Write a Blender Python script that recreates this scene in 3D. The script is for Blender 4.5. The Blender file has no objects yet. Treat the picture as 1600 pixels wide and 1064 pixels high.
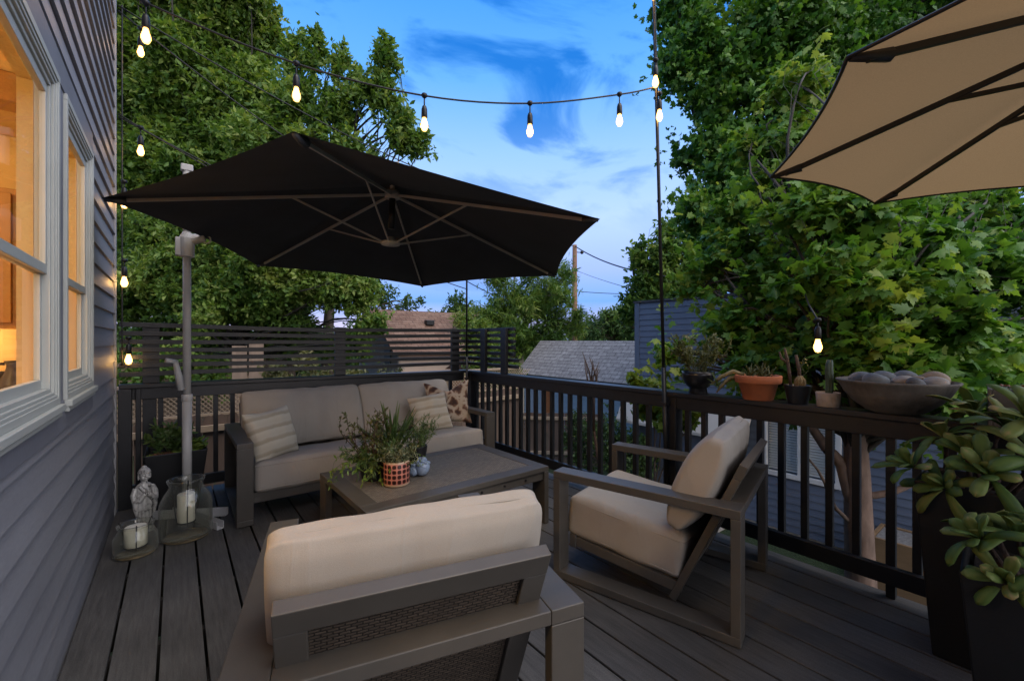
import bpy, bmesh, math, random
import numpy as np
from mathutils import Vector, Matrix, Euler
R = math.radians
PI = math.pi
scene = bpy.context.scene
COL = scene.collection

# ------------------------------------------------------------------ camera
cam_d = bpy.data.cameras.new("camera")
cam = bpy.data.objects.new("camera", cam_d)
COL.objects.link(cam)
cam_d.sensor_width = 36.0
cam_d.lens = 15.0
cam_d.clip_start = 0.02
cam_d.clip_end = 2000.0
cam.location = (0.0, 0.0, 1.35)
cam.rotation_euler = (R(90), 0, -R(38.22))
scene.camera = cam

# ------------------------------------------------------------------ exposure
scene.view_settings.view_transform = 'Standard'
scene.view_settings.look = 'None'
scene.view_settings.exposure = 0.8
scene.view_settings.gamma = 1.0
scene.cycles.use_denoising = True
scene.cycles.max_bounces = 8
scene.cycles.transparent_max_bounces = 12
scene.cycles.caustics_reflective = False
scene.cycles.caustics_refractive = False
scene.cycles.sample_clamp_indirect = 6.0

# ------------------------------------------------------------------ dusk sky
SUN_EL, SUN_AZ = R(14), R(168)          # low sun behind the camera, hidden in cloud
world = bpy.data.worlds.new("World")
scene.world = world
world.use_nodes = True
wn, wl = world.node_tree.nodes, world.node_tree.links
wn.clear()
def wnode(t, **kw):
    n = wn.new(t)
    for k, v in kw.items():
        setattr(n, k, v)
    return n
w_out = wnode('ShaderNodeOutputWorld')
w_tc = wnode('ShaderNodeTexCoord')
w_sep = wnode('ShaderNodeSeparateXYZ')
wl.new(w_tc.outputs['Generated'], w_sep.inputs[0])
def ramp(nodes, stops, interp='LINEAR'):
    r = nodes.new('ShaderNodeValToRGB')
    r.color_ramp.interpolation = interp
    el = r.color_ramp.elements
    while len(el) > 1:
        el.remove(el[-1])
    el[0].position = stops[0][0]
    el[0].color = (*stops[0][1], 1)
    for p, c in stops[1:]:
        e = el.new(p)
        e.color = (*c, 1)
    return r
# base gradient of the evening sky by elevation
w_grad = ramp(wn, [(0.0, (0.40, 0.46, 0.76)), (0.035, (0.55, 0.53, 0.82)), (0.09, (0.16, 0.36, 0.84)), (0.16, (0.32, 0.45, 0.91)), (0.27, (0.42, 0.59, 0.98)), (0.40, (0.28, 0.51, 0.96)), (0.52, (0.12, 0.39, 0.90)), (0.65, (0.05, 0.29, 0.82)), (1.0, (0.10, 0.28, 0.66))])
wl.new(w_sep.outputs['Z'], w_grad.inputs[0])
# wisps of cloud: darker, deeper blue rifts between veils of pale cloud
w_map = wnode('ShaderNodeMapping')
w_map.inputs['Scale'].default_value = (1.0, 1.9, 3.2)
w_map.inputs['Rotation'].default_value = (0.35, 0.25, 0.6)
w_map.inputs['Location'].default_value = (0.3, 1.1, 0.2)
wl.new(w_tc.outputs['Generated'], w_map.inputs[0])
w_noise = wnode('ShaderNodeTexNoise')
w_noise.inputs['Scale'].default_value = 2.3
w_noise.inputs['Detail'].default_value = 7
w_noise.inputs['Roughness'].default_value = 0.55
w_noise.inputs['Distortion'].default_value = 0.6
wl.new(w_map.outputs[0], w_noise.inputs[0])
w_rift = ramp(wn, [(0.47, (0, 0, 0)), (0.62, (1, 1, 1))], 'EASE')
wl.new(w_noise.outputs['Fac'], w_rift.inputs[0])
w_mask = ramp(wn, [(0.0, (0.45, 0.45, 0.45)), (0.12, (0.35, 0.35, 0.35)), (0.25, (0.12, 0.12, 0.12)), (0.36, (0.55, 0.55, 0.55)), (0.5, (1, 1, 1))])
wl.new(w_sep.outputs['Z'], w_mask.inputs[0])
w_mm = wnode('ShaderNodeMath', operation='MULTIPLY')
wl.new(w_rift.outputs[0], w_mm.inputs[0])
wl.new(w_mask.outputs[0], w_mm.inputs[1])
w_mix = wnode('ShaderNodeMixRGB')
w_mix.inputs[2].default_value = (*(0.010, 0.17, 0.62), 1)
wl.new(w_mm.outputs[0], w_mix.inputs[0])
wl.new(w_grad.outputs[0], w_mix.inputs[1])
# afterglow: the bright western cloud the sun went down behind
w_dot = wnode('ShaderNodeVectorMath', operation='DOT_PRODUCT')
gd = Vector((math.sin(R(175)) * math.cos(R(26)), math.cos(R(175)) * math.cos(R(26)), math.sin(R(26))))
w_dot.inputs[1].default_value = gd
wl.new(w_tc.outputs['Generated'], w_dot.inputs[0])
w_glow = ramp(wn, [(0.0, (0, 0, 0)), (0.10, (0, 0, 0)), (0.70, (0.97, 0.88, 0.76)), (1.0, (1.65, 1.45, 1.20))], 'EASE')
wl.new(w_dot.outputs['Value'], w_glow.inputs[0])
w_glm = wnode('ShaderNodeMixRGB', blend_type='ADD')
w_glm.inputs[0].default_value = 3.8
wl.new(w_mix.outputs[0], w_glm.inputs[1])
wl.new(w_glow.outputs[0], w_glm.inputs[2])
w_bg = wnode('ShaderNodeBackground')
w_bg.inputs['Strength'].default_value = 0.74
wl.new(w_glm.outputs[0], w_bg.inputs[0])
# physical sky, low sun
w_sky = wnode('ShaderNodeTexSky', sky_type='NISHITA')
w_sky.sun_disc = False
w_sky.sun_elevation = SUN_EL
w_sky.sun_rotation = SUN_AZ
w_bg2 = wnode('ShaderNodeBackground')
w_bg2.inputs['Strength'].default_value = 0.006
wl.new(w_sky.outputs[0], w_bg2.inputs[0])
w_add = wnode('ShaderNodeAddShader')
wl.new(w_bg.outputs[0], w_add.inputs[0])
wl.new(w_bg2.outputs[0], w_add.inputs[1])
wl.new(w_add.outputs[0], w_out.inputs[0])

# ------------------------------------------------------------------ soft dusk sun
sd = bpy.data.lights.new("sun", 'SUN')
sd.energy = 0.9
sd.angle = R(40)
sd.color = (1.0, 0.86, 0.70)
sun = bpy.data.objects.new("sun", sd)
COL.objects.link(sun)
sun.location = (-3, -6, 9)
sdir = Vector((math.sin(SUN_AZ) * math.cos(SUN_EL), math.cos(SUN_AZ) * math.cos(SUN_EL), math.sin(SUN_EL)))
sdir = Vector((math.sin(SUN_AZ) * math.cos(R(64)), math.cos(SUN_AZ) * math.cos(R(64)), math.sin(R(64))))
sun.rotation_euler = (-sdir).to_track_quat('-Z', 'Y').to_euler()

# ================================================================== helpers
def tag(o, label=None, cat=None, group=None, kind=None):
    if label: o['label'] = label
    if cat: o['category'] = cat
    if group: o['group'] = group
    if kind: o['kind'] = kind
    return o

def thing(name, label, cat, loc=(0, 0, 0), rz=0.0, group=None):
    o = bpy.data.objects.new(name, None)
    o.empty_display_size = 0.1
    COL.objects.link(o)
    o.location = loc
    o.rotation_euler = (0, 0, rz)
    return tag(o, label, cat, group)

def copy_tree(o, parent=None):
    c = o.copy()
    COL.objects.link(c)
    c.parent = parent
    for ch in list(o.children):
        copy_tree(ch, c)
    return c

class MB:
    """collects shapes, builds ONE mesh object"""
    def __init__(s):
        s.v, s.f = [], []
    def add(s, vs, fs):
        b = len(s.v)
        s.v += [tuple(p) for p in vs]
        s.f += [tuple(i + b for i in f) for f in fs]
        return s
    def box(s, x0, x1, y0, y1, z0, z1, M=None):
        vs = [Vector((x, y, z)) for z in (z0, z1) for y in (y0, y1) for x in (x0, x1)]
        if M is not None: vs = [M @ p for p in vs]
        return s.add(vs, [(0, 2, 3, 1), (4, 5, 7, 6), (0, 1, 5, 4), (2, 6, 7, 3), (0, 4, 6, 2), (1, 3, 7, 5)])
    def bar(s, p, q, w, h, up=(0, 0, 1)):
        """rectangular bar from p to q, w across, h along up"""
        p, q = Vector(p), Vector(q)
        d = (q - p).normalized()
        x = d.cross(Vector(up)).normalized()
        n = x.cross(d)
        vs = []
        for c in (p, q):
            for a, b in ((-1, -1), (1, -1), (1, 1), (-1, 1)):
                vs.append(c + x * (a * w / 2) + n * (b * h / 2))
        return s.add(vs, [(3, 2, 1, 0), (4, 5, 6, 7), (0, 1, 5, 4), (1, 2, 6, 5), (2, 3, 7, 6), (3, 0, 4, 7)])
    def tube(s, pts, rad, n=8, cap=True):
        pts = [Vector(p) for p in pts]
        if not hasattr(rad, '__len__'): rad = [rad] * len(pts)
        vs, fs = [], []
        prev = None
        for i, p in enumerate(pts):
            d = (pts[min(i + 1, len(pts) - 1)] - pts[max(i - 1, 0)])
            d = d.normalized() if d.length > 1e-9 else Vector((0, 0, 1))
            if prev is None:
                a = Vector((0, 0, 1)) if abs(d.z) < 0.9 else Vector((1, 0, 0))
                x = d.cross(a).normalized()
            else:
                x = (prev - d * prev.dot(d)).normalized()
            prev = x
            y = d.cross(x)
            for k in range(n):
                t = 2 * PI * k / n
                vs.append(p + (x * math.cos(t) + y * math.sin(t)) * rad[i])
        for i in range(len(pts) - 1):
            for k in range(n):
                a, b = i * n + k, i * n + (k + 1) % n
                fs.append((a, b, b + n, a + n))
        if cap:
            fs.append(tuple(range(n))[::-1])
            fs.append(tuple(range((len(pts) - 1) * n, len(pts) * n)))
        return s.add(vs, fs)
    def lathe(s, prof, n=24, c=(0, 0, 0), squash=None, ang0=0.0):
        vs, fs = [], []
        for r, z in prof:
            for k in range(n):
                t = 2 * PI * k / n + ang0
                vs.append((c[0] + r * math.cos(t), c[1] + r * math.sin(t) * (squash or 1), c[2] + z))
        for i in range(len(prof) - 1):
            for k in range(n):
                a, b = i * n + k, i * n + (k + 1) % n
                fs.append((a, b, b + n, a + n))
        if prof[0][0] > 1e-4: fs.append(tuple(range(n))[::-1])
        if prof[-1][0] > 1e-4: fs.append(tuple(range((len(prof) - 1) * n, len(prof) * n)))
        return s.add(vs, fs)
    def blob(s, c, r, seed=0, amp=0.12, sub=2, M=None):
        bm = bmesh.new()
        bmesh.ops.create_icosphere(bm, subdivisions=sub, radius=1)
        rr = random.Random(seed)
        ph = [(Vector((rr.uniform(-1, 1), rr.uniform(-1, 1), rr.uniform(-1, 1))).normalized() * rr.uniform(1.5, 3.5), rr.uniform(0, 6)) for _ in range(4)]
        r = Vector(r) if hasattr(r, '__len__') else Vector((r, r, r))
        vs = []
        for v in bm.verts:
            k = 1 + amp * sum(math.sin(v.co.dot(d) + p) for d, p in ph) / 2
            p = Vector((v.co.x * r.x, v.co.y * r.y, v.co.z * r.z)) * k
            if M is not None: p = M @ p
            vs.append(p + Vector(c))
        fs = [tuple(x.index for x in f.verts) for f in bm.faces]
        bm.free()
        return s.add(vs, fs)
    def build(s, name, mat, parent=None, bevel=0.0, smooth=False, seg=2, auto=None):
        me = bpy.data.meshes.new(name)
        me.from_pydata(s.v, [], s.f)
        me.validate()
        me.materials.append(mat)
        o = bpy.data.objects.new(name, me)
        COL.objects.link(o)
        if parent is not None: o.parent = parent
        bm = bmesh.new(); bm.from_mesh(me)
        bmesh.ops.recalc_face_normals(bm, faces=bm.faces)
        bm.to_mesh(me); bm.free()
        if smooth:
            me.polygons.foreach_set('use_smooth', [True] * len(me.polygons))
        if bevel > 0:
            m = o.modifiers.new('bevel', 'BEVEL')
            m.width = bevel; m.segments = seg; m.limit_method = 'ANGLE'; m.angle_limit = R(40)
        return o

def np_mesh(name, verts, loops, sizes, mat, parent=None, attrs=None, smooth=False):
    """fast mesh from numpy arrays"""
    me = bpy.data.meshes.new(name)
    me.vertices.add(len(verts))
    me.vertices.foreach_set('co', np.ascontiguousarray(verts, dtype=np.float32).ravel())
    me.loops.add(len(loops))
    me.loops.foreach_set('vertex_index', np.ascontiguousarray(loops, dtype=np.int32))
    me.polygons.add(len(sizes))
    starts = np.concatenate([[0], np.cumsum(sizes)[:-1]]).astype(np.int32)
    me.polygons.foreach_set('loop_start', starts)
    if smooth:
        me.polygons.foreach_set('use_smooth', np.ones(len(sizes), dtype=bool))
    me.update(calc_edges=True)
    for k, a in (attrs or {}).items():
        at = me.attributes.new(k, 'FLOAT', 'POINT')
        at.data.foreach_set('value', np.ascontiguousarray(a, dtype=np.float32))
    me.materials.append(mat)
    o = bpy.data.objects.new(name, me)
    COL.objects.link(o)
    if parent is not None: o.parent = parent
    return o

# ------------------------------------------------------------------ materials
def new_mat(name):
    m = bpy.data.materials.new(name)
    m.use_nodes = True
    n, l = m.node_tree.nodes, m.node_tree.links
    return m, n, l, n['Principled BSDF']

def mat(name, col, rough=0.6, metal=0.0, var=0.12, vscale=6.0, stretch=(1, 1, 1), bump=0.0, bscale=60.0, spec=0.5,
        fine=0.0, fscale=400.0, coat=0.0, rvar=0.0):
    """base colour broken up by two noises, bump from a finer one"""
    m, n, l, p = new_mat(name)
    p.inputs['Roughness'].default_value = rough
    p.inputs['Metallic'].default_value = metal
    p.inputs['Specular IOR Level'].default_value = spec
    p.inputs['Coat Weight'].default_value = coat
    tc = n.new('ShaderNodeTexCoord')
    mp = n.new('ShaderNodeMapping')
    mp.inputs['Scale'].default_value = stretch
    l.new(tc.outputs['Object'], mp.inputs[0])
    nz = n.new('ShaderNodeTexNoise')
    nz.inputs['Scale'].default_value = vscale
    nz.inputs['Detail'].default_value = 6
    nz.inputs['Roughness'].default_value = 0.6
    l.new(mp.outputs[0], nz.inputs[0])
    rp = ramp(n, [(0.3, tuple(c * (1 - var) for c in col)), (0.7, tuple(min(1, c * (1 + var)) for c in col))])
    l.new(nz.outputs['Fac'], rp.inputs[0])
    out = rp.outputs[0]
    if fine > 0:
        nf = n.new('ShaderNodeTexNoise')
        nf.inputs['Scale'].default_value = fscale
        nf.inputs['Detail'].default_value = 2
        l.new(mp.outputs[0], nf.inputs[0])
        rf = ramp(n, [(0.3, (1 - fine,) * 3), (0.7, (1 + fine,) * 3)])
        l.new(nf.outputs['Fac'], rf.inputs[0])
        mx = n.new('ShaderNodeMixRGB'); mx.blend_type = 'MULTIPLY'; mx.inputs[0].default_value = 1
        l.new(out, mx.inputs[1]); l.new(rf.outputs[0], mx.inputs[2])
        out = mx.outputs[0]
    l.new(out, p.inputs['Base Color'])
    if rvar > 0:
        rr = ramp(n, [(0.3, (rough - rvar,) * 3), (0.7, (rough + rvar,) * 3)])
        l.new(nz.outputs['Fac'], rr.inputs[0])
        l.new(rr.outputs[0], p.inputs['Roughness'])
    if bump > 0:
        nb = n.new('ShaderNodeTexNoise')
        nb.inputs['Scale'].default_value = bscale
        nb.inputs['Detail'].default_value = 4
        l.new(mp.outputs[0], nb.inputs[0])
        bp = n.new('ShaderNodeBump')
        bp.inputs['Strength'].default_value = bump
        bp.inputs['Distance'].default_value = 0.01
        l.new(nb.outputs['Fac'], bp.inputs['Height'])
        l.new(bp.outputs[0], p.inputs['Normal'])
    return m

def leaf_mat(name, stops, rough=0.45, transl=0.35, spec=0.4):
    """leaf colour by each leaf's own tint; thin, lets light through"""
    m, n, l, p = new_mat(name)
    at = n.new('ShaderNodeAttribute'); at.attribute_name = 'tint'
    rp = ramp(n, stops)
    l.new(at.outputs['Fac'], rp.inputs[0])
    l.new(rp.outputs[0], p.inputs['Base Color'])
    p.inputs['Roughness'].default_value = rough
    p.inputs['Specular IOR Level'].default_value = spec
    tr = n.new('ShaderNodeBsdfTranslucent')
    mul = n.new('ShaderNodeMixRGB'); mul.blend_type = 'MULTIPLY'; mul.inputs[0].default_value = 1
    mul.inputs[2].default_value = (1.25, 1.2, 0.55, 1)
    l.new(rp.outputs[0], mul.inputs[1])
    l.new(mul.outputs[0], tr.inputs[0])
    mx = n.new('ShaderNodeMixShader'); mx.inputs[0].default_value = transl
    l.new(p.outputs[0], mx.inputs[1]); l.new(tr.outputs[0], mx.inputs[2])
    l.new(mx.outputs[0], n['Material Output'].inputs['Surface'])
    return m

def glass_mat(name, tint=(1, 1, 1), rough=0.0, ior=1.45, gloss=1.0):
    """thin clear glass: sees through, mirrors by Fresnel"""
    m, n, l, p = new_mat(name)
    n.remove(p)
    tr = n.new('ShaderNodeBsdfTransparent'); tr.inputs[0].default_value = (*tint, 1)
    gl = n.new('ShaderNodeBsdfGlossy'); gl.inputs['Roughness'].default_value = rough
    lw = n.new('ShaderNodeLayerWeight'); lw.inputs[0].default_value = 0.5
    pw = n.new('ShaderNodeMath'); pw.operation = 'POWER'; pw.inputs[1].default_value = 4.0
    l.new(lw.outputs['Facing'], pw.inputs[0])
    fr = n.new('ShaderNodeMath'); fr.operation = 'MULTIPLY_ADD'; fr.inputs[1].default_value = 0.75; fr.inputs[2].default_value = ((ior - 1) / (ior + 1)) ** 2
    l.new(pw.outputs[0], fr.inputs[0])
    ml = n.new('ShaderNodeMath'); ml.operation = 'MULTIPLY'; ml.inputs[1].default_value = gloss
    mx = n.new('ShaderNodeMixShader')
    l.new(fr.outputs[0], ml.inputs[0]); l.new(ml.outputs[0], mx.inputs[0])
    l.new(tr.outputs[0], mx.inputs[1]); l.new(gl.outputs[0], mx.inputs[2])
    l.new(mx.outputs[0], n['Material Output'].inputs['Surface'])
    return m

def emit_mat(name, col, strength):
    m, n, l, p = new_mat(name)
    p.inputs['Base Color'].default_value = (*col, 1)
    p.inputs['Emission Color'].default_value = (*col, 1)
    p.inputs['Emission Strength'].default_value = strength
    return m

M_METAL = mat('taupe powder coated aluminium', (0.072, 0.065, 0.056), 0.42, 0.0, 0.10, 9, bump=0.05, bscale=700, fine=0.10, fscale=900)
M_CLOTH = mat('sand outdoor fabric', (0.345, 0.315, 0.275), 0.9, 0, 0.04, 5, bump=0.10, bscale=480, fine=0.07, fscale=620, spec=0.2)
def add_creases(m, strength=0.35):
    """long soft pulls in the cloth, as bump"""
    n, l = m.node_tree.nodes, m.node_tree.links
    p = n['Principled BSDF']
    old = p.inputs['Normal'].links[0].from_socket
    tc = n.new('ShaderNodeTexCoord')
    mp = n.new('ShaderNodeMapping'); mp.inputs['Scale'].default_value = (3.2, 3.2, 1.1); mp.inputs['Rotation'].default_value = (0, 0.25, 0)
    l.new(tc.outputs['Object'], mp.inputs[0])
    nz = n.new('ShaderNodeTexNoise'); nz.inputs['Scale'].default_value = 2.0; nz.inputs['Detail'].default_value = 2; nz.inputs['Distortion'].default_value = 0.7
    l.new(mp.outputs[0], nz.inputs[0])
    ab = n.new('ShaderNodeMath'); ab.operation = 'SUBTRACT'; ab.inputs[1].default_value = 0.5; l.new(nz.outputs['Fac'], ab.inputs[0])
    a2 = n.new('ShaderNodeMath'); a2.operation = 'ABSOLUTE'; l.new(ab.outputs[0], a2.inputs[0])
    rp = ramp(n, [(0.0, (1, 1, 1)), (0.05, (0.4, 0.4, 0.4)), (0.14, (0, 0, 0))], 'EASE')
    l.new(a2.outputs[0], rp.inputs[0])
    bp = n.new('ShaderNodeBump'); bp.inputs['Strength'].default_value = strength; bp.inputs['Distance'].default_value = 0.012
    l.new(rp.outputs[0], bp.inputs['Height']); l.new(old, bp.inputs['Normal']); l.new(bp.outputs[0], p.inputs['Normal'])
add_creases(M_CLOTH, 0.10)
M_BLACKPAINT = mat('black painted wood', (0.011, 0.0115, 0.014), 0.42, 0, 0.25, 8, stretch=(1, 1, 1), bump=0.12, bscale=90)
M_BLACKCLOTH = mat('black canopy fabric', (0.046, 0.053, 0.067), 0.85, 0, 0.12, 3, bump=0.08, bscale=300, fine=0.2, fscale=700, spec=0.25)
M_GREYMETAL = mat('grey umbrella tube', (0.46, 0.45, 0.43), 0.45, 0.0, 0.08, 10)
M_RIB = mat('grey painted rib', (0.36, 0.36, 0.36), 0.45, 0.0, 0.08, 10)
M_BLACKPLASTIC = mat('black plastic', (0.008, 0.008, 0.009), 0.45, 0, 0.2, 10)
M_BLACKPOT = mat('black glazed pot', (0.008, 0.008, 0.010), 0.30, 0, 0.2, 8)
M_SOIL = mat('soil', (0.03, 0.022, 0.015), 0.95, 0, 0.5, 40, bump=0.8, bscale=120)
M_WIRE = mat('black cable', (0.02, 0.02, 0.02), 0.6, 0, 0.1, 10)
M_STEM = mat('green stem', (0.07, 0.085, 0.03), 0.6, 0, 0.3, 30)
M_BARK = mat('bark', (0.10, 0.075, 0.055), 0.9, 0, 0.45, 6, stretch=(1, 1, 0.25), bump=0.9, bscale=25)
M_BULB = emit_mat('lit filament core', (1.0, 0.70, 0.34), 40.0)
def bulb_glass():
    m, n, l, p = new_mat('glowing amber bulb glass')
    n.remove(p)
    tr = n.new('ShaderNodeBsdfTransparent'); tr.inputs[0].default_value = (1.0, 0.80, 0.50, 1)
    em = n.new('ShaderNodeEmission'); em.inputs[0].default_value = (1.0, 0.55, 0.16, 1); em.inputs[1].default_value = 4.5
    mx = n.new('ShaderNodeMixShader'); mx.inputs[0].default_value = 0.5
    l.new(tr.outputs[0], mx.inputs[1]); l.new(em.outputs[0], mx.inputs[2]); l.new(mx.outputs[0], n['Material Output'].inputs['Surface'])
    return m
M_BULBGLASS = bulb_glass()

# ================================================================== ground
GZ = -1.7
def grass_ground():
    m, n, l, p = new_mat('lawn')
    tc = n.new('ShaderNodeTexCoord')
    nz = n.new('ShaderNodeTexNoise'); nz.inputs['Scale'].default_value = 0.6; nz.inputs['Detail'].default_value = 9
    l.new(tc.outputs['Object'], nz.inputs[0])
    rp = ramp(n, [(0.3, (0.020, 0.034, 0.010)), (0.55, (0.035, 0.060, 0.016)), (0.75, (0.07, 0.066, 0.030))])
    l.new(nz.outputs['Fac'], rp.inputs[0]); l.new(rp.outputs[0], p.inputs['Base Color'])
    p.inputs['Roughness'].default_value = 0.95
    nb = n.new('ShaderNodeTexNoise'); nb.inputs['Scale'].default_value = 45; nb.inputs['Detail'].default_value = 5
    l.new(tc.outputs['Object'], nb.inputs[0])
    bp = n.new('ShaderNodeBump'); bp.inputs['Strength'].default_value = 1; bp.inputs['Distance'].default_value = 0.06
    l.new(nb.outputs['Fac'], bp.inputs['Height']); l.new(bp.outputs[0], p.inputs['Normal'])
    rng = np.random.default_rng(3)
    N = 61
    xs = np.concatenate([np.linspace(-400, -25, 8), np.linspace(-20, 40, N - 16), np.linspace(45, 400, 8)])
    ys = np.concatenate([np.linspace(-400, -15, 8), np.linspace(-10, 45, N - 16), np.linspace(50, 500, 8)])
    X, Y = np.meshgrid(xs, ys)
    Z = GZ + 0.04 * np.sin(X * 0.9) * np.cos(Y * 0.7)
    v = np.stack([X.ravel(), Y.ravel(), Z.ravel()], 1)
    i = np.arange(N * N).reshape(N, N)
    q = np.stack([i[:-1, :-1], i[:-1, 1:], i[1:, 1:], i[1:, :-1]], -1).reshape(-1)
    o = np_mesh('ground', v, q, np.full((N - 1) ** 2, 4), m, smooth=True)
    tag(o, kind='structure')
grass_ground()

# ================================================================== the house on the left
M_SIDING = mat('slate grey lap siding', (0.235, 0.235, 0.252), 0.5, 0, 0.16, 1.6, stretch=(1, 0.25, 1), bump=0.10, bscale=55, fine=0.05, fscale=120, rvar=0.08)
M_TRIM = mat('grey trim board', (0.17, 0.175, 0.20), 0.5, 0, 0.10, 3, bump=0.08, bscale=50)
M_CORNER = mat('pale corner board', (0.30, 0.30, 0.31), 0.6, 0, 0.15, 4)
M_FRAME = mat('off white window frame', (0.42, 0.435, 0.40), 0.45, 0, 0.04, 5)
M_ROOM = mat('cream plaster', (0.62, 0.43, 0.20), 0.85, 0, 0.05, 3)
M_TILE_COL = (0.50, 0.34, 0.16)
def tile_mat():
    m, n, l, p = new_mat('cream wall tile')
    tc = n.new('ShaderNodeTexCoord')
    mp = n.new('ShaderNodeMapping'); mp.inputs['Rotation'].default_value = (R(90), 0, 0)
    l.new(tc.outputs['Object'], mp.inputs[0])
    b = n.new('ShaderNodeTexBrick'); b.inputs['Scale'].default_value = 1.0
    b.inputs['Brick Width'].default_value = 0.2; b.inputs['Row Height'].default_value = 0.1
    b.inputs['Mortar Size'].default_value = 0.004
    b.inputs['Color1'].default_value = (*M_TILE_COL, 1)
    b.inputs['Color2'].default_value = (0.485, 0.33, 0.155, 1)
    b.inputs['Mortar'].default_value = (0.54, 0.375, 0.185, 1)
    l.new(mp.outputs[0], b.inputs[0]); l.new(b.outputs[0], p.inputs['Base Color'])
    p.inputs['Roughness'].default_value = 0.25
    return m
M_TILE = tile_mat()
M_PANE = glass_mat('window glass', (0.96, 0.97, 0.95), 0.015, 1.45, 0.55)

WX = -0.39                 # wall plane
HY0, HY1 = -3.2, 4.58      # wall ends
WIN = [(0.55, 2.44), (2.575, 3.325)]   # window openings along the wall
WZ0, WZ1 = 1.10, 2.39
house = thing('house', 'slate grey house with lap siding and two lit amber windows', 'house', (WX, HY1, -0.3))
def H(p): return (p[0] - WX, p[1] - HY1, p[2] + 0.3)
def siding():
    mb = MB()
    lap = 0.124
    z = -0.3
    rr = random.Random(5)
    while z < 6.6:
        z1 = z + lap
        spans = [(HY0, HY1 - 0.03)]
        # trim boards around the windows interrupt the laps
        if z > WZ0 - 0.125 and z1 < WZ1 + 0.115:
            spans = [(HY0, WIN[0][0] - 0.11), (WIN[1][1] + 0.012, HY1 - 0.03)]
        for a, b in spans:
            j = rr.uniform(-0.0015, 0.0015)
            x0, x1 = 0.0155 + j, 0.0
            vs = [(x0, a, z), (x0, b, z), (x1, b, z1 + 0.004), (x1, a, z1 + 0.004), (-0.03, a, z), (-0.03, b, z)]
            vs = [(WX + v[0], v[1], v[2]) for v in vs]
            mb.add([H(v) for v in vs], [(0, 1, 2, 3), (4, 5, 1, 0), (1, 5, 2), (0, 3, 4)])
        z = z1
    return mb.build('siding', M_SIDING, house)
siding()
mb = MB()
def hb(m, x0, x1, y0, y1, z0, z1):
    m.box(x0 - WX, x1 - WX, y0 - HY1, y1 - HY1, z0 + 0.3, z1 + 0.3)
# flat trim band round the windows
hb(mb, WX - 0.03, WX + 0.023, WIN[0][0] - 0.12, WIN[1][1] + 0.014, WZ1 + 0.0, WZ1 + 0.115)
hb(mb, WX - 0.03, WX + 0.023, WIN[0][0] - 0.12, WIN[1][1] + 0.014, WZ0 - 0.125, WZ0 - 0.0)
hb(mb, WX - 0.03, WX + 0.018, WIN[0][1], WIN[1][0], WZ0, WZ1)
hb(mb, WX - 0.03, WX + 0.018, WIN[0][0] - 0.10, WIN[0][0], WZ0, WZ1)
mb.build('trim_board', M_TRIM, house, bevel=0.002)
mb = MB()
hb(mb, WX - 0.10, WX + 0.021, HY1 - 0.032, HY1 + 0.012, -0.3, 6.6)
mb.build('corner_board', M_CORNER, house, bevel=0.003)
# the shell behind the siding: back wall thickness, end wall, roof, rooms
mb = MB()
g_ = 0.062
hb(mb, WX - 0.075, WX - 0.032, HY0, WIN[0][0] + g_, -0.3, 6.6)
hb(mb, WX - 0.075, WX - 0.032, WIN[0][1] - g_, WIN[1][0] + g_, -0.3, 6.6)
hb(mb, WX - 0.075, WX - 0.032, WIN[1][1] - g_, HY1 - 0.034, -0.3, 6.6)
for a, b in WIN:
    hb(mb, WX - 0.075, WX - 0.032, a + g_, b - g_, -0.3, WZ0 + g_)
    hb(mb, WX - 0.075, WX - 0.032, a + g_, b - g_, WZ1 - g_, 6.6)
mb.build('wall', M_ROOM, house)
mb = MB()
hb(mb, -6.0, WX - 0.077, HY1 - 0.15, HY1 - 0.036, GZ, 6.6)
hb(mb, -6.0, WX - 0.077, HY0, HY0 + 0.12, GZ, 6.6)
hb(mb, -6.12, -6.0, HY0, HY1 - 0.036, GZ, 6.6)
mb.build('end_wall', M_SIDING, house)
mb = MB()
hb(mb, -6.5, WX + 0.25, HY0 - 0.3, HY1 + 0.25, 6.602, 6.8)
mb.build('roof', M_BLACKPLASTIC, house)
mb = MB()
hb(mb, -3.6, WX - 0.077, HY0 + 0.13, HY1 - 0.152, -0.05, 0.0)
hb(mb, -3.6, WX - 0.077, HY0 + 0.13, HY1 - 0.152, 2.62, 2.66)
hb(mb, -3.66, -3.602, HY0 + 0.13, HY1 - 0.152, 0.002, 2.618)
hb(mb, -3.6, WX - 0.078, 4.02, 4.1, 0.002, 2.618)
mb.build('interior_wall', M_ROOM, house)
mb = MB()
hb(mb, -0.665, WX - 0.078, 3.40, 3.48, 0.002, 2.618)
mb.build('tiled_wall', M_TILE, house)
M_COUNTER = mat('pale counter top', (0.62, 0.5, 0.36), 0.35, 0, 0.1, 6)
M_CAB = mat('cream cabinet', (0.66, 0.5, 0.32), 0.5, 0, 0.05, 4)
mb = MB()
hb(mb, -3.59, -0.9, 3.35, 3.95, 0.9, 0.94)
hb(mb, -1.15, WX - 0.079, -2.0, 3.385, 1.045, 1.075)
mb.build('counter', M_COUNTER, house, bevel=0.005)
mb = MB()
hb(mb, -3.59, -0.95, 3.4, 3.94, 0.003, 0.898)
hb(mb, -3.59, -1.9, 3.62, 4.01, 1.5, 2.3)
for k in range(4):
    hb(mb, -3.5 + k * 0.4, -3.14 + k * 0.4, 3.6, 3.619, 1.54, 2.26)
mb.build('cabinet', M_CAB, house, bevel=0.006)
M_WOODCAB = mat('honey wood cabinet', (0.36, 0.19, 0.07), 0.45, 0, 0.2, 5, stretch=(1, 1, 0.3))
mb = MB()
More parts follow.
